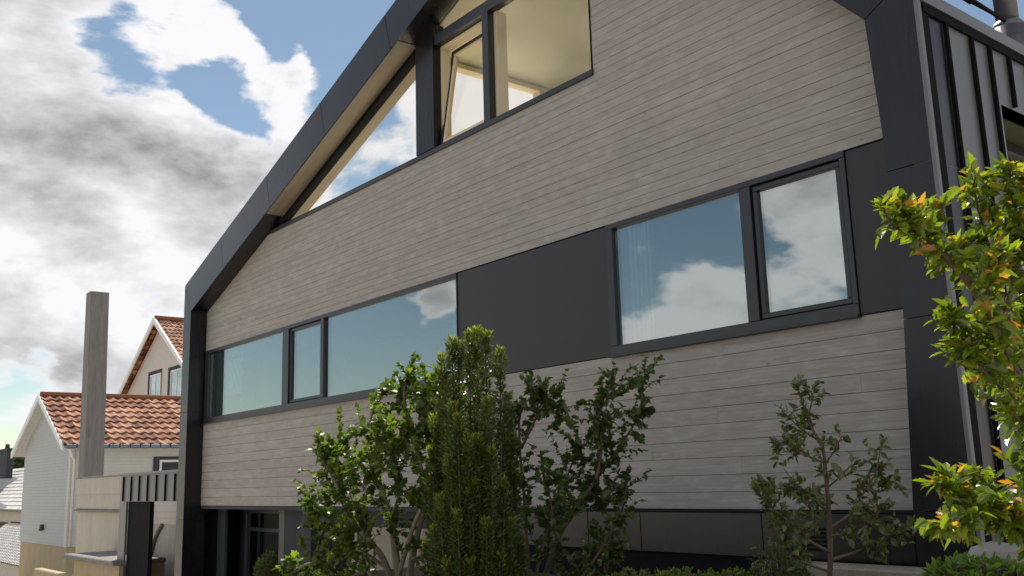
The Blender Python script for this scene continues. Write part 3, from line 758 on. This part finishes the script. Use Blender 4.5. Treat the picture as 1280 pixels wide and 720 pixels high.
m = MB(); m.box(x0+.1, x1-.12, YL+.15, YL+2.5, -7, r1.z-.06); m.build('wall', 'render', shed)
m = MB(); m.box(x0, x1+.06, YL+2.62, YL+2.8, -7, r0.z+.12); m.build('back_wall', 'beige', shed)
# low ochre wall in front of the cottage
w0 = onY(46, 712, 8.6); w1 = onY(140, 712, 8.6)
m = MB(); m.box(w0.x, w1.x, 8.5, 8.8, -3, w0.z+.05, c=.03)
tag(m.build('garden_wall', 'ochre'), 'low ochre rendered wall at the foot of the pale cottage', 'garden wall')

# ---------------------------------------------------------------- plants
def rv(r=random): 
    while True:
        v = Vector((r.uniform(-1, 1), r.uniform(-1, 1), r.uniform(-1, 1)))
        if .05 < v.length < 1: return v.normalized()
def smooth_path(pts, n=6):
    out = []
    P = [pts[0]]+pts+[pts[-1]]
    for i in range(1, len(P)-2):
        a, b, c, d = P[i-1], P[i], P[i+1], P[i+2]
        for k in range(n):
            t = k/n; out.append(.5*((2*b)+(c-a)*t+(2*a-5*b+4*c-d)*t*t+(-a+3*b-3*c+d)*t**3))
    out.append(pts[-1]); return out
LEAF_OVATE = [(0, 0), (.28, .22), (.36, .5), (.22, .8), (0, 1), (-.22, .8), (-.36, .5), (-.28, .22)]
LEAF_LOBED = [(0, 0), (.3, .08), (.42, .3), (.3, .42), (.4, .62), (.18, .68), (0, 1), (-.18, .68), (-.4, .62), (-.3, .42), (-.42, .3), (-.3, .08)]
LEAF_HOLLY = [(0, 0), (.14, .1), (.27, .16), (.24, .28), (.34, .38), (.27, .5), (.33, .62), (.2, .72), (.2, .84), (0, 1.08), (-.2, .84), (-.2, .72), (-.33, .62), (-.27, .5), (-.34, .38), (-.24, .28), (-.27, .16), (-.14, .1)]
def leaf(m, p, d, n, size, shape, tone, fold=.25, curl=.15, wid=1.):
    d = d.normalized(); s = d.cross(n)
    if s.length < 1e-4: s = d.orthogonal()
    s.normalize(); u = s.cross(d)
    h = len(shape)//2
    vs = []
    for (a, b) in shape:
        vs.append(p+(s*(a*wid)+d*b+u*(abs(a)*fold-curl*b*b))*size)
    mid = p+(d*.5+u*(-curl*.25))*size
    vs.append(mid); c = len(shape)
    # two halves meeting on the midrib
    m.mesh(vs, [tuple(list(range(0, h+1))+[c]), tuple(list(range(h, len(shape)))+[0, c])], tone)
def twigs(wood, fol, path, rad, rnd, n, ln, nleaf, size, shape, tonef, spread=1., up=.35, start=.15, wid=1., fold=.25, drop=0):
    L_ = len(path)
    for i in range(n):
        t = start+(1-start)*(i+rnd.random())/n; f = t*(L_-1); k = min(int(f), L_-2); p = path[k].lerp(path[k+1], f-k)
        ax = (path[k+1]-path[k]).normalized()
        dr = (rv(rnd)*spread+ax*.5+Vector((0, 0, up))).normalized()
        l = ln*(.4+.9*rnd.random())*(1-.4*t)
        q = [p]; cur = p; dd = dr
        for s in range(4):
            dd = (dd+rv(rnd)*.25+Vector((0, 0, up*.15))).normalized(); cur = cur+dd*(l/4); q.append(cur)
        wood.tube(q, [rad*.6, rad*.5, rad*.4, rad*.3, rad*.2], 4, cap=False)
        for j in range(nleaf):
            u = .15+.85*(j+rnd.random()*.6)/nleaf; f2 = min(u, 1)*4; k2 = min(int(f2), 3); lp = q[k2].lerp(q[k2+1], min(f2-k2, 1))
            tw = (q[k2+1]-q[k2]).normalized()
            ld_ = (rv(rnd)*.9+tw*.7+Vector((0, 0, -drop))).normalized(); nn = (Vector((0, 0, 1))+rv(rnd)*.75).normalized()
            leaf(fol, lp, ld_, nn, size*rnd.choice((.45, .7, .9, 1., 1.15, 1.35))*rnd.uniform(.85, 1.1), shape, tonef(rnd, u, lp), fold, rnd.uniform(0, .3), wid)
def plant(name, loc, label, cat, mains, leafmat, barkmat, trunkname='trunk', seed=1, group=None, **kw):
    root = thing(name, loc, label, cat, group); rnd = random.Random(seed)
    wood, fol = MB(), MB()
    for (pts, r0, r1, n) in mains:
        path = smooth_path([Vector(p) for p in pts])
        k = len(path); wood.tube(path, [r0+(r1-r0)*i/(k-1) for i in range(k)], 7)
        k2 = dict(kw); k2['n'] = n
        twigs(wood, fol, path, max(.0025, r1), rnd, **k2)
    wood.build(trunkname, barkmat, root); fol.build('foliage', leafmat, root, fix=False)
    return root
def tone_shrub(r, u, p): return min(1, max(0, r.gauss(.42, .18)+(.3 if r.random() < .12 else 0)))

def ground_at(p): return gz(p.x, p.y)+.02
# left deciduous shrub
d0 = 6.7
base = at(505, 880, d0); base.z = ground_at(base)
def pp(x, y, dz=0): return at(x, y, d0+dz)
S = [
 ([base, pp(498, 720), pp(488, 650), pp(470, 590, .1), pp(462, 540, .1), pp(470, 490, .1)], .035, .006, 46),
 ([base, pp(515, 700, .1), pp(530, 620, .2), pp(520, 560, .2), pp(505, 500, .1), pp(510, 462, .1)], .03, .005, 50),
 ([base, pp(480, 700, -.2), pp(440, 650, -.3), pp(418, 600, -.3), pp(402, 570, -.3)], .028, .005, 40),
 ([pp(498, 720), pp(455, 690, -.1), pp(420, 660, -.2), pp(390, 625, -.2)], .015, .004, 30),
 ([base, pp(500, 760, -.3), pp(440, 735, -.4), pp(395, 705, -.4), pp(368, 712, -.4)], .02, .004, 34),
 ([pp(488, 650), pp(455, 610, .2), pp(425, 560, .2), pp(415, 575, .2)], .012, .004, 30),
 ([pp(498, 720), pp(520, 650, -.3), pp(545, 600, -.3), pp(550, 540, -.3), pp(545, 490, -.2)], .018, .004, 50),
 ([pp(515, 700), pp(550, 680, -.1), pp(560, 620, .1)], .015, .004, 34),
 ([pp(470, 590), pp(500, 560, -.2), pp(530, 520, -.2), pp(538, 480, 0)], .012, .004, 36),
 ([pp(488, 650), pp(500, 610, -.3), pp(490, 570, -.4), pp(480, 530, -.4)], .012, .004, 34),
 ([base, pp(470, 730, .2), pp(450, 690, .3), pp(445, 640, .3), pp(430, 600, .3)], .012, .004, 36),
]
plant('deciduous_shrub', base, 'leafy shrub with pale crooked stems left of the columnar yew', 'shrub', S, 'leaf_shrub', 'bark', seed=3,
      ln=.31, nleaf=16, size=.047, shape=LEAF_LOBED, tonef=tone_shrub, spread=1., up=.15, start=.3)
# right shrub
d0 = 6.5
base = at(668, 900, d0); base.z = ground_at(base)
S = [
 ([base, pp(680, 720), pp(705, 660), pp(745, 600, .1), pp(762, 575, .1), pp(790, 535, .1), pp(800, 510, .1), pp(806, 468, .1)], .016, .004, 56),
 ([pp(745, 600), pp(752, 560, 0), pp(748, 520, -.1), pp(772, 480, -.1)], .012, .004, 40),
 ([base, pp(660, 700), pp(655, 620, .1), pp(650, 560, .1), pp(652, 510, .1), pp(680, 488, 0)], .014, .004, 44),
 ([pp(652, 560), pp(672, 520, -.1), pp(690, 500, -.1), pp(706, 525, -.1)], .01, .003, 26),
 ([base, pp(690, 700, .2), pp(700, 630, .3), pp(715, 580, .3), pp(735, 552, .2)], .012, .004, 44),
 ([base, pp(720, 730, -.2), pp(755, 680, -.2), pp(775, 640, -.2), pp(785, 600, -.1)], .012, .004, 34),
 ([base, pp(700, 740, .1), pp(740, 710, .1), pp(765, 690, .1)], .015, .004, 36),
 ([base, pp(665, 740, -.3), pp(680, 680, -.4), pp(690, 640, -.4), pp(680, 590, -.4)], .015, .004, 40),
 ([pp(705, 660), pp(720, 640, .2), pp(735, 620, .3), pp(760, 625, .3)], .01, .004, 30),
]
plant('deciduous_shrub', base, 'dark leafy shrub right of the yew with one tall curved branch', 'shrub', S, 'leaf_dark', 'bark2', seed=9,
      ln=.28, nleaf=15, size=.043, shape=LEAF_LOBED, tonef=tone_shrub, spread=1., up=.15, start=.3)

# columnar yew: upright shoots clothed in needles
yb = at(600, 900, 6.0); yb.z = ground_at(yb)
yew = thing('columnar_yew', yb, 'upright columnar yew with bright yellow green tips in front of the facade', 'conifer')
rnd = random.Random(21); wd, ndl = MB(), MB()
shoots = []
tips = [(596, 411, 0), (607, 416, .05), (565, 424, 0), (555, 444, -.05), (548, 458, .05), (586, 414, .05), (572, 428, .04), (625, 437, 0), (566, 505, -.25), (598, 545, -.3), (585, 545, -.33), (572, 520, -.3),
        (636, 505, .05), (634, 492, .15), (544, 520, 0), (640, 545, .0), (608, 500, -.25), (540, 560, -.05), (645, 590, 0), (536, 600, .0), (562, 570, -.3), (615, 560, -.33), (630, 600, -.28), (550, 620, -.3),
        (590, 600, -.36), (572, 640, -.4), (608, 650, -.4), (640, 650, -.25), (542, 660, -.25), (650, 670, -.05), (532, 680, -.05), (625, 690, -.35), (585, 700, -.42), (560, 700, -.38), (576, 485, .25), (612, 500, .25), (592, 470, .3), (560, 540, .3), (630, 540, .3), (600, 560, .35), (575, 610, .3), (615, 620, .3)]
for (x, y, dz) in tips:
    tip = at(x, y, 6.0+dz); bx_ = yb.lerp(Vector((tip.x, tip.y, yb.z)), .55); bx_.z = yb.z
    mid = bx_.lerp(tip, .5)+Vector(((tip.x-yb.x)*.12, (tip.y-yb.y)*.12, 0))
    path = smooth_path([bx_, mid, tip], 8); wd.tube(path, [.012-.009*i/(len(path)-1) for i in range(len(path))], 5, tone=.5)
    tot = sum((b-a).length for a, b in zip(path, path[1:]))
    start = max(.0, 1-1.5/tot)
    nn = int(min(1.5, tot)*1250)
    for i in range(nn):
        t = start+(1-start)*i/nn; f = t*(len(path)-1); k = min(int(f), len(path)-2); p = path[k].lerp(path[k+1], f-k); ax = (path[k+1]-path[k]).normalized()
        o = rv(rnd); o = (o-ax*o.dot(ax)).normalized()
        clump = .55+.45*math.sin(t*tot*22+x)           # needles thicken in whorls
        tipf = max(0, 1-(1-t)*tot/.16)
        p2 = p+o*(rnd.random()**.7)*.041*(clump+.35)*(1-.35*tipf)*(.75+.25*min(1, (1-t)*tot/.5))+rv(rnd)*.008
        d_ = (o*(.9-.35*tipf)+ax*(.55+.3*tipf)+rv(rnd)*.25).normalized()
        ln = rnd.uniform(.022, .036)*(1+.15*tipf)
        tone = min(1, max(0, .22+.25*rnd.random()+.75*tipf*(.35+.65*rnd.random())+(.3 if rnd.random() < .12 else 0)))
        s = d_.cross(rv(rnd)).normalized()*.0038
        ndl.poly([p2-s*.6, p2+s*.6, p2+d_*ln*.6+s, p2+d_*ln, p2+d_*ln*.6-s], tone)
    for j in range(int(tot*14)):                      # side sprigs
        t = rnd.uniform(start, .97); f = t*(len(path)-1); k = min(int(f), len(path)-2); p = path[k].lerp(path[k+1], f-k)
        o = rv(rnd); o.z = abs(o.z)*.8+.6; o.normalize(); l = rnd.uniform(.05, .12)
        if (1-t)*tot < .2: l *= .5
        wd.tube([p, p+o*l], [.002, .001], 3, cap=False); br = rnd.random()
        for q in range(int(l*330)):
            pq = p+o*(l*rnd.random()); d_ = (rv(rnd)+o*.7).normalized(); ln = rnd.uniform(.018, .03); s = d_.cross(rv(rnd)).normalized()*.003
            tone = min(1, max(0, .18+.25*rnd.random()+(.35*br if (pq-p).length > l*.6 else 0)))
            ndl.poly([pq-s*.6, pq+s*.6, pq+d_*ln*.6+s, pq+d_*ln, pq+d_*ln*.6-s], tone)
wd.build('trunk', 'bark2', yew); ndl.build('foliage', 'leaf_yew', yew, fix=False)

# young tree before the right part of the facade
d0 = 5.5
base = at(1038, 860, d0); base.z = ground_at(base)
def tone_sap(r, u, p): return min(1, max(0, r.gauss(.45, .22)))
S = [
 ([base, pp(1038, 700), pp(1036, 640), pp(1032, 590), pp(1028, 560), pp(1012, 530), pp(1002, 500), pp(998, 488)], .017, .004, 22),
 ([pp(1020, 545), pp(1012, 520), pp(1015, 500), pp(1014, 488)], .005, .003, 8),
 ([pp(1030, 578), pp(1010, 570, -.1), pp(990, 555, -.1), pp(970, 560, -.1)], .008, .003, 22),
 ([pp(1022, 550), pp(1000, 535, .1), pp(985, 520, .1)], .006, .003, 10),
 ([pp(1032, 580), pp(1045, 560, .05), pp(1052, 545, .05)], .006, .003, 5),
 ([pp(1034, 610), pp(1050, 596, -.1), pp(1065, 580, -.1)], .006, .003, 5),
 ([pp(1036, 640), pp(1010, 620, -.1), pp(985, 612, -.2), pp(960, 610, -.2)], .009, .003, 26),
 ([pp(1037, 660), pp(1065, 640, .1), pp(1080, 615, .1), pp(1095, 590, .1), pp(1100, 562, .1)], .009, .003, 20),
 ([pp(1080, 610), pp(1100, 615, .1), pp(1115, 605, .1)], .006, .003, 12),
 ([pp(1037, 690), pp(1010, 675, -.2), pp(990, 655, -.3), pp(965, 635, -.3), pp(955, 625, -.3)], .01, .003, 30),
 ([pp(1038, 700), pp(1070, 690, .2), pp(1095, 680, .2), pp(1120, 665, .2), pp(1145, 660, .2)], .01, .003, 26),
 ([pp(1037, 670), pp(1060, 665, -.2), pp(1080, 650, -.2), pp(1100, 640, -.2)], .008, .003, 22),
 ([pp(1030, 650), pp(1015, 640, .2), pp(1010, 625, .2)], .006, .003, 12),
 ([pp(1038, 715), pp(1010, 705, -.2), pp(985, 690, -.2), pp(975, 665, -.2)], .009, .003, 20),
]
plant('young_tree', base, 'slender young tree with sparse olive leaves before the right end of the facade', 'tree', S, 'leaf_sapling', 'bark2', seed=5,
      ln=.14, nleaf=7, size=.045, shape=LEAF_OVATE, tonef=tone_sap, spread=.9, up=.3, start=.25, wid=.85)

# near holly bush at the right edge
d0 = 2.7
base = at(1420, 1150, d0); base.z = ground_at(base)
def tone_holly(r, u, p):
    t = r.betavariate(1.5, 2.0)*.68
    if u > .8 and r.random() < .3: t = r.uniform(.76, 1)
    return t
root = thing('holly_bush', base, 'glossy yellow green holly bush with orange tips at the right edge', 'shrub')
wood, fol = MB(), MB(); rnd = random.Random(4)
H = [
 ([base, pp(1400, 760), pp(1320, 560), pp(1262, 450), pp(1225, 375, -.05), pp(1185, 325, -.1), pp(1150, 290, -.12), pp(1125, 262, -.12)], .016, .004, 24, .62),
 ([pp(1185, 325, -.1), pp(1165, 290, 0), pp(1172, 262, 0)], .004, .003, 7, .1),
 ([pp(1150, 290, -.1), pp(1120, 285, -.15), pp(1104, 262, -.15)], .004, .003, 7, .1),
 ([pp(1262, 450), pp(1258, 380, .1), pp(1240, 320, .1), pp(1225, 270, .05), pp(1215, 222, .05)], .007, .003, 24, .1),
 ([pp(1258, 380), pp(1275, 320), pp(1268, 260), pp(1262, 215)], .006, .003, 22, .1),
 ([pp(1262, 450), pp(1230, 430, -.1), pp(1200, 415, -.1), pp(1185, 395, -.1)], .006, .003, 17, .1),
 ([pp(1300, 520), pp(1260, 490, -.1), pp(1225, 460, -.15), pp(1205, 440, -.15)], .006, .003, 20, .1),
 ([pp(1320, 560), pp(1285, 500, .1), pp(1275, 440, .1), pp(1290, 380, .1)], .006, .003, 26, .1),
 ([pp(1300, 520), pp(1280, 530, -.1), pp(1265, 515, -.2)], .005, .003, 10, .1),
 ([pp(1262, 450), pp(1245, 410, -.2), pp(1235, 360, -.2), pp(1250, 320, -.2)], .006, .003, 20, .1),
 ([pp(1225, 375), pp(1215, 340, .1), pp(1200, 310, .1)], .005, .003, 9, .1),
 ([pp(1400, 760), pp(1310, 700), pp(1260, 660), pp(1215, 630), pp(1180, 605)], .011, .003, 26, .4),
 ([pp(1260, 660), pp(1235, 625, .1), pp(1215, 595, .1)], .005, .003, 12, .1),
 ([pp(1230, 640), pp(1205, 655, -.1), pp(1180, 660, -.1)], .005, .003, 10, .1),
 ([pp(1330, 700), pp(1290, 640, .1), pp(1280, 590, .1), pp(1290, 560, .1)], .005, .003, 14, .1),
 ([pp(1310, 700), pp(1280, 670, 0), pp(1262, 650, 0)], .005, .003, 10, .1),
 ([pp(1400, 500), pp(1330, 430), pp(1295, 350), pp(1290, 280), pp(1285, 220)], .008, .003, 28, .3),
]
for (pts, r0, r1, n, st) in H:
    path = smooth_path([Vector(p) for p in pts]); k = len(path)
    wood.tube(path, [r0+(r1-r0)*i/(k-1) for i in range(k)], 7)
    twigs(wood, fol, path, .003, rnd, n=int(n*1.8), ln=.085, nleaf=6, size=.041, shape=LEAF_HOLLY, tonef=tone_holly, spread=1., up=.3, start=st, fold=.35, wid=.85)
    tip = path[-1]; ax = (path[-1]-path[-3]).normalized()
    for j in range(13):
        d_ = (ax*.8+rv(rnd)*.9+Vector((0, 0, .4))).normalized(); leaf(fol, tip, d_, (Vector((0, 0, 1))+rv(rnd)*.6).normalized(), rnd.uniform(.022, .042), LEAF_HOLLY, rnd.uniform(.4, 1)**1.4, .4, .1, .8)
wood.build('trunk', 'bark2', root); fol.build('foliage', 'leaf_holly', root, fix=False)

# low plants
def low_bush(name, cpx, cpy, d, rx, rz, n, label, cat, mat='leaf_low', size=.03, seed=1, shape=LEAF_OVATE, wid=.6, lo=.2, hi=.9):
    c = at(cpx, cpy, d); r = random.Random(seed); g0 = ground_at(c)
    root = thing(name, (c.x, c.y, g0), label, cat); w, f = MB(), MB()
    for i in range(n//8):
        o = rv(r); o.z = abs(o.z)*1.2-.1; tip = Vector((c.x+o.x*rx, c.y+o.y*rx, c.z+o.z*rz))*1.0
        st = Vector((c.x+o.x*rx*.2, c.y+o.y*rx*.2, g0)); md = st.lerp(tip, .6)+Vector((o.x, o.y, 0))*rx*.2
        w.tube([st, md, tip], [.006, .004, .002], 4, cap=False)
        for j in range(10):
            t = r.uniform(.35, 1.02); p = st.lerp(md, t/.6) if t < .6 else md.lerp(tip, (t-.6)/.4)
            leaf(f, p, (rv(r)+o*.6+Vector((0, 0, .5))).normalized(), (Vector((0, 0, 1))+rv(r)*.7).normalized(), size*r.uniform(.6, 1.3), shape, r.uniform(lo, hi), .2, .2, wid)
    w.build('stem', 'bark2', root); f.build('foliage', mat, root, fix=False); return root
low_bush('clipped_bush', 335, 722, 15.2, .22, .34, 2600, 'small round clipped bush in front of the dark entrance', 'bush', size=.05, seed=2, mat='leaf_shrub')
for i, (x, y, d, lab) in enumerate([(800, 722, 7.4, 'bushy low plant under the black base just right of the shrubs'), (862, 722, 7.2, 'low green plant under the middle of the black base'), (925, 724, 7.0, 'low green plant where the beige garden wall begins')]):
    low_bush('low_plant', x, y+10, d, .3, .1, 900, lab, 'plant', seed=30+i, size=.045, lo=.45, hi=1)
low_bush('low_plant', 975, 715, 5.9, .17, .2, 700, 'spiky leaved green plant at the foot of the young tree', 'plant', seed=44, size=.045, mat='leaf_dark')
low_bush('low_conifer', 1222, 722, 3.6, .17, .05, 4200, 'bright green low conifer under the holly bush', 'bush', seed=46, size=.04, wid=.55, lo=.3, hi=.8)
# rock
rc = at(1275, 712, 4.2)
m = MB(); vs = []; ns, nr = 18, 10
for j in range(nr+1):
    for i in range(ns):
        a = 2*math.pi*i/ns; b = math.pi*j/nr
        p = Vector((math.sin(b)*math.cos(a), math.sin(b)*math.sin(a), math.cos(b)))
        k = 1+.35*mn.noise(p*1.6+Vector((3, 1, 7)))+.15*mn.noise(p*4)
        vs.append((rc.x+p.x*.3*k, rc.y+p.y*.25*k, rc.z-.06+p.z*.17*k))
m.mesh(vs, [(j*ns+i, j*ns+(i+1) % ns, (j+1)*ns+(i+1) % ns, (j+1)*ns+i) for j in range(nr) for i in range(ns)], .5, False)
tag(m.build('rock', 'rock'), 'rough pale rock in the lower right corner', 'rock')
# far tree line on the hill
def far_tree(x, y, d, r, seed, lab):
    c = at(x, y, d); rr_ = random.Random(seed); root = thing('broadleaf_tree', (c.x, c.y, -1), lab, 'tree', 'trees far beyond the pale roof'); f = MB(); w = MB()
    w.tube([(c.x, c.y, -1), (c.x, c.y, c.z)], [.5, .2], 6); w.build('trunk', 'bark2', root)
    for i in range(1400):
        o = rv(rr_); p = Vector((c.x+o.x*r*1.4, c.y+o.y*r, c.z+o.z*r*.8))+rv(rr_)*r*.25
        leaf(f, p, rv(rr_), rv(rr_), .5, LEAF_OVATE, rr_.random()*.7, .2, .2)
    f.build('crown', 'leaf_dark', root, fix=False)
for i, (x, y) in enumerate([(26, 581), (35, 577), (44, 580)]): far_tree(x, y, 150, 1.7, 60+i, 'dark rounded tree in the far row beyond the pale slate roof')

# ---------------------------------------------------------------- light, sky
SUN_EL, SUN_AZ = math.radians(50), math.radians(-58)   # azimuth measured from +Y towards +X
sd = bpy.data.lights.new('sun', 'SUN'); sd.energy = 4.2; sd.angle = math.radians(.53); sd.color = (1, .94, .84)
so = bpy.data.objects.new('sun', sd); COL.objects.link(so)
dirv = Vector((math.sin(SUN_AZ)*math.cos(SUN_EL), math.cos(SUN_AZ)*math.cos(SUN_EL), math.sin(SUN_EL)))
so.rotation_euler = dirv.to_track_quat('Z', 'Y').to_euler(); so.location = (10, 5, 20)
w = bpy.data.worlds.new('World'); SC.world = w; w.use_nodes = True; nt = w.node_tree; nt.nodes.clear()
out = N(nt, 'ShaderNodeOutputWorld'); bg = N(nt, 'ShaderNodeBackground'); L(nt, bg.outputs[0], out.inputs[0])
sk = N(nt, 'ShaderNodeTexSky', sky_type='NISHITA'); sk.sun_disc = False; sk.sun_elevation = SUN_EL; sk.sun_rotation = SUN_AZ
sk.air_density = 1.0; sk.dust_density = .1; sk.ozone_density = 2.0
STR = .1
tc = N(nt, 'ShaderNodeTexCoord'); gen = tc.outputs['Generated']
nz = N(nt, 'ShaderNodeVectorMath', operation='NORMALIZE'); L(nt, gen, nz.inputs[0]); dv = nz.outputs[0]
st = N(nt, 'ShaderNodeVectorMath', operation='MULTIPLY'); L(nt, dv, st.inputs[0]); st.inputs[1].default_value = (1, 1, 1.9)
n1 = noise_n(nt, st.outputs[0], 5.0, 12, .6, .15)
n2 = noise_n(nt, st.outputs[0], 4.0, 9, .5, .1)
wn = N(nt, 'ShaderNodeTexNoise'); wn.inputs['Scale'].default_value = 9; wn.inputs['Detail'].default_value = 6; L(nt, st.outputs[0], wn.inputs['Vector'])
ws = N(nt, 'ShaderNodeVectorMath', operation='SUBTRACT'); L(nt, wn.outputs[1], ws.inputs[0]); ws.inputs[1].default_value = (.5, .5, .5)
wm = N(nt, 'ShaderNodeVectorMath', operation='MULTIPLY_ADD'); L(nt, ws.outputs[0], wm.inputs[0]); wm.inputs[1].default_value = (.13, .13, .13); L(nt, dv, wm.inputs[2])
warp = wm.outputs[0]
def blob(d, rad):
    d = d.normalized(); vm = N(nt, 'ShaderNodeVectorMath', operation='DISTANCE'); L(nt, warp, vm.inputs[0]); vm.inputs[1].default_value = d
    mr = N(nt, 'ShaderNodeMapRange', interpolation_type='SMOOTHERSTEP'); L(nt, vm.outputs['Value'], mr.inputs[0])
    mr.inputs[1].default_value = 0; mr.inputs[2].default_value = rad; mr.inputs[3].default_value = 1; mr.inputs[4].default_value = 0
    return mr.outputs[0]
def refl(x, y):
    r = ray(x, y); r.y = -r.y; return r
den = math_n(nt, 'MULTIPLY_ADD', n1, 1.7, -.35)
for (d, r, a) in [
    (ray(40, 60), .3, .22), (ray(180, 230), .32, .22), (ray(350, 110), .07, .2), (ray(60, 330), .3, .12), (ray(250, 320), .2, .15), (ray(462, 45), .03, .2), (ray(290, 50), .05, .15),
    (ray(175, 62), .09, -.6), (ray(295, 140), .085, -.5), (ray(262, 95), .05, -.3), (ray(420, 25), .13, -.6), (ray(320, 20), .06, -.35), (ray(330, 60), .04, -.2), (ray(5, 145), .03, -.3), (ray(20, 490), .06, -.3), (ray(215, 370), .03, -.25),
    (ray(365, 80), .05, .25), (ray(455, 200), .2, .1), (ray(600, 130), .18, .2), (ray(1250, 20), .3, -.6),
    (refl(850, 290), .16, -.34), (refl(870, 380), .08, .35), (refl(1000, 350), .12, .2), (refl(1010, 230), .1, .3), (refl(480, 420), .3, -.32), (refl(550, 380), .045, .45), (refl(300, 470), .15, -.2),
    ]:
    den = math_n(nt, 'MULTIPLY_ADD', blob(d, r), a, den)
cov = N(nt, 'ShaderNodeMapRange', interpolation_type='SMOOTHSTEP'); L(nt, den, cov.inputs[0]); cov.inputs[1].default_value = .44; cov.inputs[2].default_value = .62
sh = math_n(nt, 'MULTIPLY_ADD', n2, 2.1, -.5)
for (d, r, a) in [(ray(150, 200), .11, .2), (ray(60, 265), .12, .22), (ray(250, 255), .10, .2), (ray(60, 110), .12, -.25), (ray(330, 110), .15, -.35), (ray(200, 120), .12, -.3), (ray(120, 150), .05, .05), (ray(30, 400), .16, .2), (ray(170, 340), .12, .16), (ray(40, 40), .1, .1), (ray(470, 160), .15, -.3), (ray(600, 130), .2, -.3), (refl(870, 380), .2, -.3), (refl(1000, 340), .25, -.25)]:
    sh = math_n(nt, 'MULTIPLY_ADD', blob(d, r), a, sh)
shm = N(nt, 'ShaderNodeMapRange', interpolation_type='SMOOTHSTEP'); L(nt, sh, shm.inputs[0]); shm.inputs[1].default_value = .38; shm.inputs[2].default_value = 1.05
thick = N(nt, 'ShaderNodeMapRange', interpolation_type='SMOOTHSTEP'); L(nt, den, thick.inputs[0]); thick.inputs[1].default_value = .5; thick.inputs[2].default_value = .72
of = N(nt, 'ShaderNodeVectorMath', operation='ADD'); L(nt, st.outputs[0], of.inputs[0])
sdn = Vector((math.sin(SUN_AZ)*math.cos(SUN_EL), math.cos(SUN_AZ)*math.cos(SUN_EL), math.sin(SUN_EL)*1.9)); of.inputs[1].default_value = sdn*.045
n1b = noise_n(nt, of.outputs[0], 5.0, 12, .6, .15)
rel = math_n(nt, 'MULTIPLY', math_n(nt, 'SUBTRACT', n1b, n1), 2.6)
gf_ = math_n(nt, 'MULTIPLY', math_n(nt, 'ADD', math_n(nt, 'MULTIPLY', shm.outputs[0], .78), rel), thick.outputs[0], clamp=True)
ccol = mixc(nt, gf_, (6.8, 6.8, 6.9), (2.3, 2.3, 2.35))
skc = mixc(nt, 1., sk.outputs[0], (.8, .755, .66), 'MULTIPLY')
col = mixc(nt, cov.outputs[0], skc, ccol)
L(nt, col, bg.inputs[0]); bg.inputs[1].default_value = STR

# ---------------------------------------------------------------- render settings
SC.render.engine = 'CYCLES'
SC.view_settings.view_transform = 'Standard'; SC.view_settings.look = 'None'; SC.view_settings.exposure = 0.5; SC.view_settings.gamma = 1
SC.cycles.max_bounces = 8; SC.cycles.transparent_max_bounces = 12
SC.render.resolution_x = 1024; SC.render.resolution_y = 576
